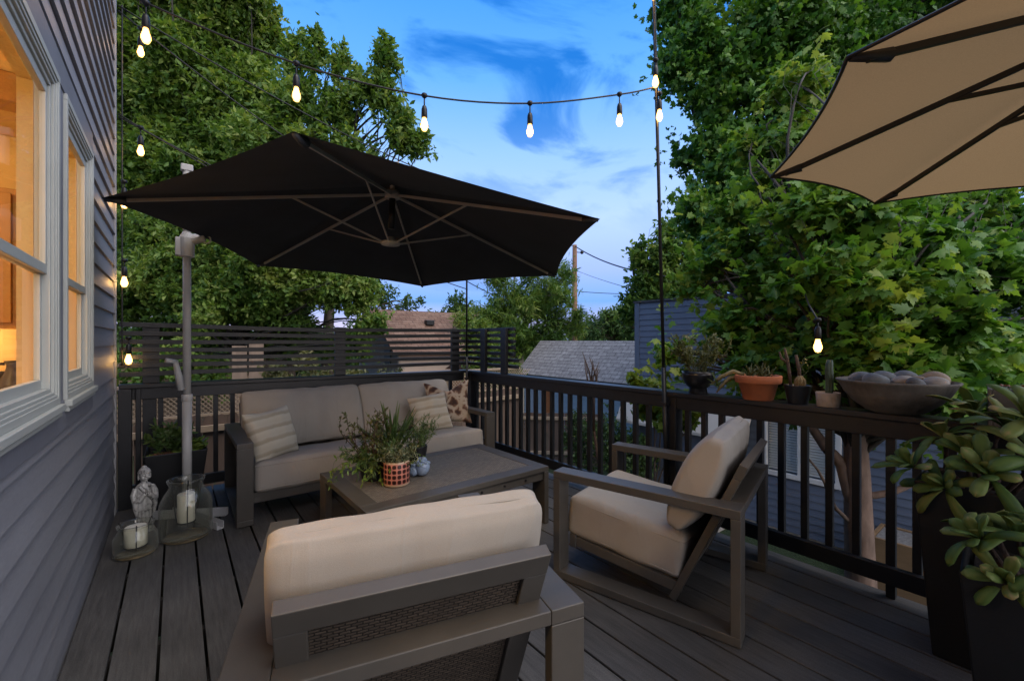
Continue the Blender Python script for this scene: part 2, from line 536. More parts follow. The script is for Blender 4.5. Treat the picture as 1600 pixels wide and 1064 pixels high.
hb(mb, -1.7, -0.70, 3.70, 4.015, 1.42, 2.22)
for k in range(2): hb(mb, -1.66 + k * 0.48, -1.22 + k * 0.48, 3.685, 3.699, 1.45, 2.19)
mb.build('cabinet', M_WOODCAB, house, bevel=0.004)
mb = MB(); hb(mb, -3.59, WX - 0.08, 3.05, 3.2, 2.48, 2.618); mb.build('ceiling_beam', M_WOODCAB, house, bevel=0.004)

def window(y0, y1):
    w = thing('window', None, None); w.parent = house
    y0 -= HY1; y1 -= HY1
    z0, z1 = WZ0 + 0.3, WZ1 + 0.3
    mb = MB()
    # stepped casing: three nested profiles, each set a little further in
    steps = [(0.0, 0.026, 0.030), (0.026, 0.038, 0.026), (0.038, 0.050, 0.021), (0.050, 0.066, 0.012)]
    for a, b, x in steps:
        mb.box(-0.03, x, y0 + a, y1 - a, z0 + a, z0 + b)
        mb.box(-0.03, x, y0 + a, y1 - a, z1 - b, z1 - a)
        mb.box(-0.03, x, y0 + a, y0 + b, z0 + b, z1 - b)
        mb.box(-0.03, x, y1 - b, y1 - a, z0 + b, z1 - b)
    mb.build('casing', M_FRAME, w, bevel=0.002)
    mb = MB()
    # sill with a nose
    mb.box(-0.03, 0.046, y0 - 0.004, y1 + 0.004, z0 - 0.028, z0 - 0.001)
    mb.box(-0.03, 0.036, y0 + 0.002, y1 - 0.002, z0 - 0.05, z0 - 0.029)
    mb.build('sill', M_FRAME, w, bevel=0.003)
    mb = MB()
    a, s = 0.066, 0.045
    zm = z0 + 0.52
    for x, (q0, q1) in ((0.004, (zm - 0.018, z1 - a)), (-0.010, (z0 + a, zm + 0.018))):
        mb.box(x - 0.022, x, y0 + a, y1 - a, q0, q0 + 0.036)
        mb.box(x - 0.022, x, y0 + a, y1 - a, q1 - 0.036, q1)
        mb.box(x - 0.018, x, y0 + a, y0 + a + 0.022, q0 + 0.036, q1 - 0.036)
        mb.box(x - 0.018, x, y1 - a - 0.022, y1 - a, q0 + 0.036, q1 - 0.036)
    mb.build('sash', M_FRAME, w, bevel=0.002)
    mb = MB()
    mb.add([(-0.005, y0 + a, zm), (-0.005, y1 - a, zm), (-0.005, y1 - a, z1 - a), (-0.005, y0 + a, z1 - a)], [(0, 1, 2, 3)])
    mb.add([(-0.019, y0 + a, z0 + a), (-0.019, y1 - a, z0 + a), (-0.019, y1 - a, zm), (-0.019, y0 + a, zm)], [(0, 1, 2, 3)])
    mb.build('pane', M_PANE, w)
    return w
for a, b in WIN: window(a, b)

# rooms are lit from within
def room_lamp(loc, e, size=0.12):
    d = bpy.data.lights.new('ceiling lamp', 'POINT')
    d.energy = e; d.color = (1.0, 0.64, 0.27); d.shadow_soft_size = size
    o = bpy.data.objects.new('room_light', d)
    COL.objects.link(o); o.location = loc
    return o
room_lamp((-1.9, 0.6, 2.35), 55.0)
room_lamp((-1.7, 2.95, 2.35), 55.0 * 0.6)
room_lamp((-2.5, 3.3, 1.42), 55.0 * 0.12, 0.05)
room_lamp((-0.95, 3.82, 1.38), 55.0 * 0.06, 0.04)
M_SHADE = emit_mat('glowing lamp shade', (1.0, 0.68, 0.34), 6.0)
for (x, y) in ((-1.9, 0.6), (-1.7, 2.95)):
    t = thing('ceiling_lamp', 'glowing round ceiling lamp inside the %s window room' % ('large' if y < 1 else 'narrow'), 'lamp', (x, y, 2.47))
    MB().lathe([(0.0, 0.02), (0.13, 0.03), (0.15, 0.07), (0.13, 0.12), (0.05, 0.13)], 24).build('lamp_shade', M_SHADE, t, smooth=True)
    MB().lathe([(0.05, 0.131), (0.06, 0.149)], 16).build('mount', M_FRAME, t)

# things on the counter behind the big window
M_DARKWARE = mat('dark stoneware', (0.05, 0.035, 0.02), 0.4, 0, 0.3, 12)
v = thing('vase', 'dark tall jug with handle on counter inside large window', 'vase', (-0.60, 3.03, 1.075))
v.scale = (0.72, 0.72, 0.72)
MB().lathe([(0.0, 0), (0.055, 0), (0.075, 0.05), (0.07, 0.11), (0.04, 0.17), (0.032, 0.22), (0.045, 0.25), (0.03, 0.25), (0.0, 0.2)], 24).build('body', M_DARKWARE, v, smooth=True)
MB().tube([(-0.04, 0, 0.23), (-0.08, 0, 0.23), (-0.10, 0, 0.17), (-0.07, 0, 0.10)], 0.01).build('handle', M_DARKWARE, v, smooth=True)
v = thing('basket', 'low dark woven basket beside the jug inside large window', 'basket', (-0.66, 3.22, 1.075))
v.scale = (0.55, 0.55, 0.8)
M_BASKET = mat('dark wicker', (0.06, 0.04, 0.025), 0.8, 0, 0.4, 40, stretch=(1, 1, 4), bump=0.9, bscale=80)
MB().lathe([(0.0, 0), (0.10, 0), (0.12, 0.14), (0.125, 0.15), (0.105, 0.15), (0.09, 0.02), (0, 0.02)], 28).build('body', M_BASKET, v, smooth=True)

# ================================================================== deck
def deck():
    m, n, l, p = new_mat('charcoal deck boards')
    tc = n.new('ShaderNodeTexCoord')
    at = n.new('ShaderNodeAttribute'); at.attribute_name = 'tint'
    mp = n.new('ShaderNodeMapping'); mp.inputs['Scale'].default_value = (9, 0.7, 1)
    l.new(tc.outputs['Object'], mp.inputs[0])
    nz = n.new('ShaderNodeTexNoise'); nz.inputs['Scale'].default_value = 7; nz.inputs['Detail'].default_value = 8; nz.inputs['Roughness'].default_value = 0.65
    l.new(mp.outputs[0], nz.inputs[0])
    big = n.new('ShaderNodeTexNoise'); big.inputs['Scale'].default_value = 1.7; big.inputs['Detail'].default_value = 5
    l.new(tc.outputs['Object'], big.inputs[0])
    spk = n.new('ShaderNodeTexNoise'); spk.inputs['Scale'].default_value = 260; spk.inputs['Detail'].default_value = 2
    l.new(tc.outputs['Object'], spk.inputs[0])
    r1 = ramp(n, [(0.25, (0.046, 0.044, 0.0425)), (0.75, (0.102, 0.098, 0.094))])
    l.new(nz.outputs['Fac'], r1.inputs[0])
    r2 = ramp(n, [(0.3, (0.72, 0.72, 0.72)), (0.7, (1.25, 1.24, 1.22))])
    l.new(big.outputs['Fac'], r2.inputs[0])
    r3 = ramp(n, [(0.3, (0.75, 0.75, 0.75)), (0.7, (1.25, 1.25, 1.25))])
    l.new(spk.outputs['Fac'], r3.inputs[0])
    r4 = ramp(n, [(0.0, (0.78, 0.78, 0.78)), (1.0, (1.2, 1.19, 1.17))])
    l.new(at.outputs['Fac'], r4.inputs[0])
    cur = r1.outputs[0]
    for r in (r2, r3, r4):
        mx = n.new('ShaderNodeMixRGB'); mx.blend_type = 'MULTIPLY'; mx.inputs[0].default_value = 1
        l.new(cur, mx.inputs[1]); l.new(r.outputs[0], mx.inputs[2]); cur = mx.outputs[0]
    # scuffs and bird droppings, sparse pale flecks
    sc = n.new('ShaderNodeTexVoronoi'); sc.inputs['Scale'].default_value = 3.1
    l.new(tc.outputs['Object'], sc.inputs[0])
    rs = ramp(n, [(0.0, (1, 1, 1)), (0.022, (1, 1, 1)), (0.032, (0, 0, 0))])
    l.new(sc.outputs['Distance'], rs.inputs[0])
    mx = n.new('ShaderNodeMixRGB'); mx.inputs[2].default_value = (0.22, 0.21, 0.2, 1)
    ms = n.new('ShaderNodeMath'); ms.operation = 'MULTIPLY'; ms.inputs[1].default_value = 0.6
    l.new(rs.outputs[0], ms.inputs[0]); l.new(ms.outputs[0], mx.inputs[0]); l.new(cur, mx.inputs[1])
    l.new(mx.outputs[0], p.inputs['Base Color'])
    p.inputs['Roughness'].default_value = 0.62
    p.inputs['Specular IOR Level'].default_value = 0.35
    bp = n.new('ShaderNodeBump'); bp.inputs['Strength'].default_value = 0.35; bp.inputs['Distance'].default_value = 0.004
    l.new(nz.outputs['Fac'], bp.inputs['Height']); l.new(bp.outputs[0], p.inputs['Normal'])
    pitch, gap = 0.1625, 0.011
    mb = MB(); tints = []
    rr = random.Random(11)
    k = 0
    x0 = -0.375
    edges = [x0, -0.222]
    while edges[-1] < 3.0: edges.append(edges[-1] + pitch)
    edges[-1] = 3.012
    for a, b in zip(edges[:-1], edges[1:]):
        # each run of boards is two lengths with a butt joint
        cut = rr.uniform(-0.6, 0.2)
        for y0, y1 in ((-2.2, cut - 0.003), (cut + 0.003, 4.86)):
            n0 = len(mb.v)
            mb.box(a + gap / 2, b - gap / 2, y0, y1, -0.03, rr.uniform(-0.0012, 0.0))
            tints += [rr.random()] * (len(mb.v) - n0)
    o = mb.build('deck', m, None, bevel=0.003)
    at = o.data.attributes.new('tint', 'FLOAT', 'POINT')
    at.data.foreach_set('value', tints)
    tag(o, kind='structure')
    # joists, rim and posts under the boards
    M_JOIST = mat('dark joist', (0.03, 0.026, 0.022), 0.9, 0, 0.3, 6)
    mb = MB()
    y = -2.1
    while y < 4.8:
        mb.box(-0.36, 2.955, y, y + 0.04, -0.22, -0.032)
        y += 0.42
    mb.box(2.957, 2.995, -2.2, 4.85, -0.26, -0.032)
    mb.box(-0.36, 2.955, 4.8, 4.84, -0.26, -0.032)
    for px, py in ((2.9, 4.74), (2.9, 2.0), (2.9, -0.6), (0.2, 4.74)):
        mb.box(px - 0.06, px + 0.05, py - 0.05, py + 0.05, GZ - 0.05, -0.262)
    o = mb.build('deck_frame', M_JOIST)
    tag(o, kind='structure')
deck()

# ================================================================== railings
# side railing along the right edge, back railing across the far end
def rail_part(root, name, fn, bevel=0.003):
    mb = MB(); fn(mb)
    return mb.build(name, M_BLACKPAINT, root, bevel=bevel)
RZ = 0.972
side = thing('deck_railing', 'black painted wooden railing with square balusters along right deck edge, pots on its cap', 'railing', (2.93, 4.62, 0))
def S(x, y): return (x - 2.93, y - 4.62)
def sbox(mb, x0, x1, y0, y1, z0, z1):
    mb.box(x0 - 2.93, x1 - 2.93, y0 - 4.62, y1 - 4.62, z0, z1)
RY0 = -1.6
rail_part(side, 'cap_rail', lambda m: sbox(m, 2.865, 3.005, RY0, 4.60, RZ - 0.032, RZ), 0.004)
rail_part(side, 'top_rail', lambda m: sbox(m, 2.902, 2.938, RY0, 4.59, RZ - 0.128, RZ - 0.034), 0.003)
rail_part(side, 'bottom_rail', lambda m: sbox(m, 2.898, 2.936, RY0, 4.59, 0.085, 0.175), 0.003)
rail_part(side, 'bottom_rail', lambda m: sbox(m, 2.942, 2.962, RY0, 4.59, 0.085, 0.165), 0.003)
for y in (4.56, 1.776):
    rail_part(side, 'post', lambda m: sbox(m, 2.892, 2.992, y - 0.05, y + 0.05, -0.25, RZ - 0.034), 0.004)
for y in (0.53, -0.9):
    rail_part(side, 'post', lambda m: sbox(m, 2.940, 2.978, y - 0.02, y + 0.02, 0.0, RZ - 0.034), 0.003)
ys = []
y = 4.60 - 0.135
while y > 1.88: ys.append(y); y -= 0.1235
y = 1.663
while y > RY0 + 0.05: ys.append(y); y -= 0.1235
for y in ys:
    if abs(y - 0.53) < 0.05: continue
    rail_part(side, 'baluster', lambda m: sbox(m, 2.940, 2.976, y - 0.018, y + 0.018, 0.10, RZ - 0.034), 0.002)

BY = 4.66
back = thing('deck_railing', 'black painted wooden railing with square balusters behind the sofa', 'railing', (1.25, BY, 0))
def bbox(mb, x0, x1, y0, y1, z0, z1, tilt=True):
    k = len(mb.v)
    mb.box(x0 - 1.25, x1 - 1.25, y0 - BY, y1 - BY, z0, z1)
    if tilt:   # the old rail has settled a little towards the right-hand corner
        for i in range(k, len(mb.v)):
            x, yy, z = mb.v[i]
            if z > 0.6: mb.v[i] = (x, yy, z + 0.021 * (1 - (x + 1.62) / 3.25))
rail_part(back, 'cap_rail', lambda m: bbox(m, -0.36, 2.985, BY - 0.045, BY + 0.095, RZ - 0.032, RZ), 0.004)
rail_part(back, 'top_rail', lambda m: bbox(m, -0.36, 2.89, BY, BY + 0.036, RZ - 0.128, RZ - 0.034), 0.003)
rail_part(back, 'bottom_rail', lambda m: bbox(m, -0.36, 2.89, BY, BY + 0.038, 0.075, 0.165), 0.003)
rail_part(back, 'post', lambda m: bbox(m, -0.362, -0.28, BY - 0.082, BY - 0.002, 0.0, RZ - 0.034), 0.004)
rail_part(back, 'post', lambda m: bbox(m, -0.26, -0.225, BY - 0.03, BY - 0.002, 0.0, RZ - 0.034), 0.004)
rail_part(back, 'panel', lambda m: bbox(m, -0.22, -0.13, BY + 0.042, BY + 0.075, 0.0, RZ - 0.034), 0.003)
x = -0.102
while x < 2.85:
    rail_part(back, 'baluster', lambda m: bbox(m, x - 0.018, x + 0.018, BY + 0.040, BY + 0.076, 0.09, RZ - 0.034), 0.002)
    x += 0.1285

# slatted screen standing on the railing corner
SY = BY + 0.02
screen = thing('slat_screen', 'black horizontal slat privacy screen on top of back railing', 'screen', (1.25, SY, RZ))
zs = [1.055 + 0.0695 * k for k in range(7)]
def warp(x): return 0.016 * math.sin((x + 0.2) * 1.9) - 0.010 * math.cos(x * 0.8)
for k, z in enumerate(zs):
    mb = MB()
    N = 16
    vs, fs = [], []
    for i in range(N + 1):
        x = -0.36 + (2.985 + 0.36) * i / N
        dz = 0.020 * (1 - (x + 0.36) / 3.3) * (1 - k / 6) + 0.018 * ((x - 1.25) / 1.6) ** 2 * (k / 6) + 0.004 * math.sin(3 * x + k * 1.3) - 0.012 * (k / 6)
        for (yy, zz) in ((-0.018, -0.018), (0.018, -0.018), (0.018, 0.020), (-0.018, 0.020)):
            vs.append((x - 1.25, yy, z - RZ + zz + dz))
    for i in range(N):
        for j in range(4):
            a, b = i * 4 + j, i * 4 + (j + 1) % 4
            fs.append((a, b, b + 4, a + 4))
    fs += [(3, 2, 1, 0), tuple(N * 4 + j for j in range(4))]
    mb.add(vs, fs).build('slat', M_BLACKPAINT, screen, bevel=0.002)
    x0 = 2.985
    e = 3.72 if k > 1 else 3.66
    z2 = z - RZ + (0.018 * (k / 6) - 0.012 * (k / 6)) * 1.0
    MB().box(2.949 - 1.25, 2.985 - 1.25, e - SY, -0.020, z2 - 0.018, z2 + 0.020).build('slat', M_BLACKPAINT, screen, bevel=0.002)
for x in (-0.165, 1.376, 2.79):
    z0 = 0.021 * (1 - (x + 0.37) / 3.25)
    MB().box(x - 0.055 - 1.25, x + 0.055 - 1.25, 0.020, 0.058, z0 + 0.001, 1.49 - RZ).build('post', M_BLACKPAINT, screen, bevel=0.003)
for y in (4.27, 3.86):
    MB().box(2.909 - 1.25, 2.947 - 1.25, y - 0.05 - SY, y + 0.05 - SY, 0.001, 1.49 - RZ).build('post', M_BLACKPAINT, screen, bevel=0.003)

# ================================================================== furniture
def weave_mat(name, col, sx=70.0, rot=0.0, holes=0.0):
    """two-direction woven resin strands"""
    m, n, l, p = new_mat(name)
    tc = n.new('ShaderNodeTexCoord')
    mp = n.new('ShaderNodeMapping'); mp.inputs['Scale'].default_value = (sx, sx, sx)
    mp.inputs['Rotation'].default_value = (0, 0, rot)
    l.new(tc.outputs['UV'], mp.inputs[0])
    br = n.new('ShaderNodeTexBrick'); br.inputs['Scale'].default_value = 1
    br.inputs['Brick Width'].default_value = 2.0; br.inputs['Row Height'].default_value = 0.8
    br.inputs['Mortar Size'].default_value = 0.16; br.inputs['Mortar Smooth'].default_value = 0.6
    br.inputs['Color1'].default_value = (*col, 1)
    br.inputs['Color2'].default_value = (*[c * 0.62 for c in col], 1)
    br.inputs['Mortar'].default_value = (*[c * 0.12 for c in col], 1)
    l.new(mp.outputs[0], br.inputs[0])
    l.new(br.outputs[0], p.inputs['Base Color'])
    inv = n.new('ShaderNodeMath'); inv.operation = 'SUBTRACT'; inv.inputs[0].default_value = 1
    l.new(br.outputs['Fac'], inv.inputs[1])
    bp = n.new('ShaderNodeBump'); bp.inputs['Strength'].default_value = 0.9; bp.inputs['Distance'].default_value = 0.006
    l.new(inv.outputs[0], bp.inputs['Height']); l.new(bp.outputs[0], p.inputs['Normal'])
    p.inputs['Roughness'].default_value = 0.55
    return m
M_WICKER = weave_mat('brown woven resin', (0.10, 0.075, 0.055), 75)
M_MESHTOP = weave_mat('woven table inset', (0.26, 0.225, 0.18), 80)

def uv_plane(name, p00, p10, p11, p01, mat_, parent, w, h):
    """a thin two-sided woven panel with UVs in metres"""
    me = bpy.data.meshes.new(name)
    pts = [Vector(p) for p in (p00, p10, p11, p01)]
    nrm = (pts[1] - pts[0]).cross(pts[3] - pts[0]).normalized() * 0.006
    vs = pts + [p - nrm for p in pts]
    me.from_pydata([tuple(v) for v in vs], [], [(0, 1, 2, 3), (7, 6, 5, 4), (0, 4, 5, 1), (1, 5, 6, 2), (2, 6, 7, 3), (3, 7, 4, 0)])
    uv = me.uv_layers.new(name='UVMap')
    base = [(0, 0), (w, 0), (w, h), (0, h)]
    for lp in me.loops:
        uv.data[lp.index].uv = base[lp.vertex_index % 4]
    me.materials.append(mat_)
    o = bpy.data.objects.new(name, me); COL.objects.link(o)
    if parent is not None: o.parent = parent
    return o

def cushion(name, w, d, h, parent, mat_, M=Matrix(), rnd=0.05, puff=(0.02, 0.02, 0.02), seed=0, wr=0.004, nseg=(16, 14, 7), wf=14.0, taper=0.0):
    """upholstered box: rounded edges, bulging faces, soft wrinkles. w along x, d along y, h along z; origin at its centre"""
    nx, ny, nz = nseg
    def grid(a, n): return [(-1 + 2 * i / n) * a for i in range(n + 1)]
    idx, vs, fs = {}, [], []
    rr = random.Random(seed)
    ph = [(rr.uniform(4, wf), rr.uniform(4, wf), rr.uniform(0, 6), rr.uniform(0.3, 1)) for _ in range(6)]
    def shape(x, y, z):
        u, v, t = x / (w / 2), y / (d / 2), z / (h / 2)
        # rounded box
        r = rnd
        q = Vector((max(-w / 2 + r, min(w / 2 - r, x)), max(-d / 2 + r, min(d / 2 - r, y)), max(-h / 2 + r, min(h / 2 - r, z))))
        dlt = Vector((x, y, z)) - q
        if dlt.length > 1e-9: p = q + dlt.normalized() * min(r, max(abs(dlt.x), abs(dlt.y), abs(dlt.z)))
        else: p = q
        bx, by, bz = (1 - u * u), (1 - v * v), (1 - t * t)
        p += Vector((puff[0] * u * by * bz, puff[1] * v * bx * bz, puff[2] * t * math.sqrt(max(0, bx)) ** 0.7 * math.sqrt(max(0, by)) ** 0.7))
        k = sum(a * math.sin(f * p.x * 1.3 + g * p.y + o + 3 * p.z) * math.sin(g * p.x - f * p.y * 0.6 + 2 * o) for f, g, o, a in ph) / 3
        nn = Vector((u ** 5, v ** 5, t ** 3))
        if nn.length > 1e-6: p += nn.normalized() * k * wr
        # gathered corners near the seams
        if taper > 0:      # soft pillow: thins towards its top and bottom edges and a little to the sides
            p.y *= 1 - taper * abs(t) ** 2.4 - 0.25 * taper * abs(u) ** 6
        return M @ p
    def vid(x, y, z):
        key = (round(x, 5), round(y, 5), round(z, 5))
        if key not in idx:
            idx[key] = len(vs); vs.append(shape(x, y, z))
        return idx[key]
    X, Y, Z = grid(w / 2, nx), grid(d / 2, ny), grid(h / 2, nz)
    for i in range(nx):
        for j in range(ny):
            for z, fl in ((Z[0], 1), (Z[-1], 0)):
                q = [vid(X[i], Y[j], z), vid(X[i + 1], Y[j], z), vid(X[i + 1], Y[j + 1], z), vid(X[i], Y[j + 1], z)]
                fs.append(q[::-1] if fl else q)
    for i in range(nx):
        for k in range(nz):
            for y, fl in ((Y[0], 0), (Y[-1], 1)):
                q = [vid(X[i], y, Z[k]), vid(X[i + 1], y, Z[k]), vid(X[i + 1], y, Z[k + 1]), vid(X[i], y, Z[k + 1])]
                fs.append(q[::-1] if fl else q)
    for j in range(ny):
        for k in range(nz):
            for x, fl in ((X[0], 1), (X[-1], 0)):
                q = [vid(x, Y[j], Z[k]), vid(x, Y[j + 1], Z[k]), vid(x, Y[j + 1], Z[k + 1]), vid(x, Y[j], Z[k + 1])]
                fs.append(q[::-1] if fl else q)
    mb = MB(); mb.add(vs, fs)
    o = mb.build(name, mat_, parent, smooth=True)
    m = o.modifiers.new('smooth', 'SUBSURF'); m.levels = 1; m.render_levels = 1
    return o

def seam(parent, M, w, d, h, off, r=0.0035):
    """welt cord round the panel edge of a cushion. For seats off is the height; for upright backs off is the depth"""
    seat = d > h * 1.2
    a, b = (w / 2, d / 2) if seat else (w / 2, h / 2)
    c = 0.035
    pts = []
    n = 10
    def put(u, v):
        bulge_u = (0.009 if seat else 0.006) * (1 - (v / b) ** 2) * (1 - 0.5)
        u2 = u + math.copysign(bulge_u, u) * (abs(u) > a * 0.9)
        v2 = v + math.copysign(0.006 * (1 - (u / a) ** 2), v) * (abs(v) > b * 0.9)
        p = Vector((u2, v2, off)) if seat else Vector((u2, off, v2))
        pts.append(M @ p)
    i = 0.0035
    for cx, cy, a0 in ((a - c, b - c, 0), (-a + c, b - c, 90), (-a + c, -b + c, 180), (a - c, -b + c, 270)):
        for k in range(5):
            t = R(a0 + 22.5 * k)
            put(cx + (c - i) * math.cos(t), cy + (c - i) * math.sin(t))
        # points along the straight run to the next corner
        t = R(a0 + 90)
        x0, y0 = cx + (c - i) * math.cos(t), cy + (c - i) * math.sin(t)
        nx_, ny_ = {0: (-a + c, y0), 90: (x0, -b + c), 180: (a - c, y0), 270: (x0, b - c)}[a0]
        for k in range(1, n): put(x0 + (nx_ - x0) * k / n, y0 + (ny_ - y0) * k / n)
    pts.append(pts[0])
    o = MB().tube(pts, r, 6, cap=False).build('piping', M_CLOTH, parent, smooth=True)
    return o

def tilt_mat(origin, ang):
    """frame whose z axis leans back (towards -y) by ang from vertical, x across"""
    return Matrix.Translation(origin) @ Matrix.Rotation(ang, 4, 'X')

def lounge_seat(name, W, D, label, cat, loc, rz, n_back=1, arm=0.605, seed=0, group=None, n_seat=1, at=0.105, ymid=0.0):
    """aluminium loop-arm seat: x across, +y is the front. Origin on the floor at its middle"""
    t = thing(name, label, cat, loc, rz, group)
    hw, hd = W / 2, D / 2
    aw, th = at, 0.042
    for s in (-1, 1):
        xo, xi = s * hw, s * (hw - aw)
        x0, x1 = min(xo, xi), max(xo, xi)
        MB().box(x0, x1, -hd, hd, arm - th, arm).build('armrest', M_METAL, t, bevel=0.003)
        MB().box(x0, x1, hd - th, hd, 0.047, arm - th - 0.0005).build('leg', M_METAL, t, bevel=0.003)
        MB().box(x0, x1, -hd, -hd + th, 0.047, arm - th - 0.0005).build('leg', M_METAL, t, bevel=0.003)
        MB().box(x0, x1, -hd, hd, 0.006, 0.0465).build('runner', M_METAL, t, bevel=0.003)
        mb = MB()
        for y in (-hd + 0.06, hd - 0.06): mb.box(x0 + 0.02, x1 - 0.02, y - 0.02, y + 0.02, 0.0, 0.006)
        mb.build('glide', M_BLACKPLASTIC, t)
    iw = hw - aw
    # rear board joins the arms
    MB().box(-iw + 0.001, iw - 0.001, -hd, -hd + aw, arm - th + 0.0015, arm - 0.0005).build('rear_board', M_METAL, t, bevel=0.003)
    # leaning back frame with woven infill
    b0 = Vector((0, -hd + 0.33, 0.05)); b1 = Vector((0, -hd + 0.005, 0.775))
    dn = (b1 - b0).normalized()
    nrm = Vector((0, dn.z, -dn.y))       # faces the sitter
    fw = 0.07
    mb = MB()
    for s in (-1, 1):
        x = s * (iw - 0.006 - fw / 2)
        mb.bar(b0 + Vector((x, 0, 0)), b1 + Vector((x, 0, 0)) - dn * 0.075, fw, 0.036, up=nrm)
    mb.bar(b1 - dn * 0.0375 + Vector((-iw + 0.006, 0, 0)), b1 - dn * 0.0375 + Vector((iw - 0.006, 0, 0)), 0.074, 0.038, up=nrm)
    mb.bar(b0 + dn * 0.16 + Vector((-iw + 0.076, 0, 0)), b0 + dn * 0.16 + Vector((iw - 0.076, 0, 0)), 0.05, 0.034, up=nrm)
    mb.build('back_frame', M_METAL, t, bevel=0.003)
    pw = 2 * (iw - 0.075)
    lo, hi = b0 + dn * 0.185 - nrm * 0.004, b1 - dn * 0.074 - nrm * 0.004
    uv_plane('woven_panel', lo + Vector((-pw / 2, 0, 0)), lo + Vector((pw / 2, 0, 0)), hi + Vector((pw / 2, 0, 0)), hi + Vector((-pw / 2, 0, 0)),
             M_WICKER, t, pw, (hi - lo).length)
    # seat frame slopes down to the back
    s0 = Vector((0, hd - 0.045, 0.185)); s1 = Vector((0, -hd + 0.285, 0.115))
    mb = MB()
    for s in (-1, 1):
        x = s * (iw - 0.03)
        mb.bar(s0 + Vector((x, 0, 0)), s1 + Vector((x, 0, 0)), 0.04, 0.055)
    mb.bar(s0 + Vector((-iw + 0.001, -0.02, 0)), s0 + Vector((iw - 0.001, -0.02, 0)), 0.04, 0.075)
    for k in range(1, 6):
        q = s0.lerp(s1, k / 6)
        mb.bar(q + Vector((-iw + 0.051, 0, 0)), q + Vector((iw - 0.051, 0, 0)), 0.035, 0.02)
    mb.build('seat_frame', M_METAL, t, bevel=0.003)
    # seat cushions
    sang = math.atan2(s0.z - s1.z, s0.y - s1.y)
    cd = (s0 - s1).length + 0.03
    cw = 2 * iw - 0.012
    for k in range(n_seat):
        w = cw / n_seat - 0.004
        x = -cw / 2 + (k + 0.5) * cw / n_seat
        c = (s0 + s1) / 2 + Vector((x, 0.018, 0.031))
        n = Vector((0, -math.sin(sang), math.cos(sang)))
        M = Matrix.Translation(c + n * 0.115) @ Matrix.Rotation(sang, 4, 'X')
        o = cushion('seat_cushion', w, cd, 0.225, t, M_CLOTH, M, 0.030, (0.008, 0.010, 0.016), seed + k, 0.009, (24, 22, 9), 22.0)
        seam(o, M, w, cd, 0.225, 0.085); seam(o, M, w, cd, 0.225, -0.085)
    # back cushions lean on the frame
    ang = math.atan2(b0.y - b1.y, b1.z - b0.z)
    for k in range(n_back):
        w = cw / n_back - 0.004
        x = -cw / 2 + (k + 0.5) * cw / n_back
        L = 0.515
        base = b0 + dn * 0.335 + nrm * 0.02
        c = base + dn * (L / 2) + nrm * 0.122 + Vector((x, 0, 0))
        M = Matrix.Translation(c) @ Matrix.Rotation(ang, 4, 'X')
        o = cushion('back_cushion', w + (0.052 if n_back == 1 else 0), 0.195, L, t, M_CLOTH, M, 0.028, (0.006, 0.016, 0.004), seed + 20 + k, 0.012, (28, 9, 22), 24.0, 0.55)
        seam(o, M, w + (0.052 if n_back == 1 else 0), 0.195, L, 0.0)
    return t

sofa = lounge_seat('sofa', 2.275, 0.99, 'three seat sofa with taupe metal frame and sand cushions against back railing', 'sofa',
                   (1.478, 4.105, 0), PI, n_back=2, seed=3, n_seat=2)
chair = lounge_seat('armchair', 0.895, 0.96, 'sand cushioned metal armchair seen from behind, nearest the camera', 'armchair',
                    (0.61, 1.41, 0), R(-15.2), seed=8, group='two metal armchairs facing the coffee table')
chair2 = copy_tree(chair)
chair2.location = (2.249, 1.419, 0)
chair2.rotation_euler = (0, 0, R(14.3))
chair2['label'] = 'sand cushioned metal armchair beside the right railing, its back to the planters'

# ------------------------------------------------------------------ coffee table
tx0, tx1, ty0, ty1, tz = 0.80, 2.168, 2.31, 3.20, 0.42
table = thing('coffee_table', 'low taupe metal coffee table with woven top in front of sofa', 'table', ((tx0 + tx1) / 2, (ty0 + ty1) / 2, 0), R(0.8))
tw, td = (tx1 - tx0) / 2, (ty1 - ty0) / 2
b = 0.105
mb = MB()
mb.box(-tw, tw, -td, -td + b, tz - 0.035, tz); mb.box(-tw, tw, td - b, td, tz - 0.035, tz)
mb.box(-tw, -tw + b, -td + b, td - b, tz - 0.035, tz); mb.box(tw - b, tw, -td + b, td - b, tz - 0.035, tz)
mb.build('top_frame', M_METAL, table, bevel=0.003)
uv_plane('woven_panel', (-tw + b, -td + b, tz - 0.004), (tw - b, -td + b, tz - 0.004), (tw - b, td - b, tz - 0.004), (-tw + b, td - b, tz - 0.004),
         M_MESHTOP, table, 2 * tw - 2 * b, 2 * td - 2 * b)
mb = MB()
mb.box(-tw + 0.05, tw - 0.05, -td + 0.012, -td + 0.04, tz - 0.095, tz - 0.036)
mb.box(-tw + 0.05, tw - 0.05, td - 0.04, td - 0.012, tz - 0.095, tz - 0.036)
for k in range(1, 4):
    x = -tw + 2 * tw * k / 4
    mb.box(x - 0.02, x + 0.02, -td + 0.041, td - 0.041, tz - 0.075, tz - 0.036)
mb.build('apron', M_METAL, table, bevel=0.002)
mb = MB()
for k in range(6):
    x = -tw + 0.2 + k * 0.19
    mb.tube([(x, -td + 0.0125, tz - 0.066), (x, -td + 0.005, tz - 0.066)], 0.008, 10)
mb.build('bolt', M_BLACKPLASTIC, table)
for sx in (-1, 1):
    for sy in (-1, 1):
        xo = sx * tw; xi = sx * (tw - 0.042)
        yo = sy * td; yi = sy * (td - 0.135)
        MB().box(min(xo, xi), max(xo, xi), min(yo, yi), max(yo, yi), 0.0, tz - 0.0355).build('leg', M_METAL, table, bevel=0.003)

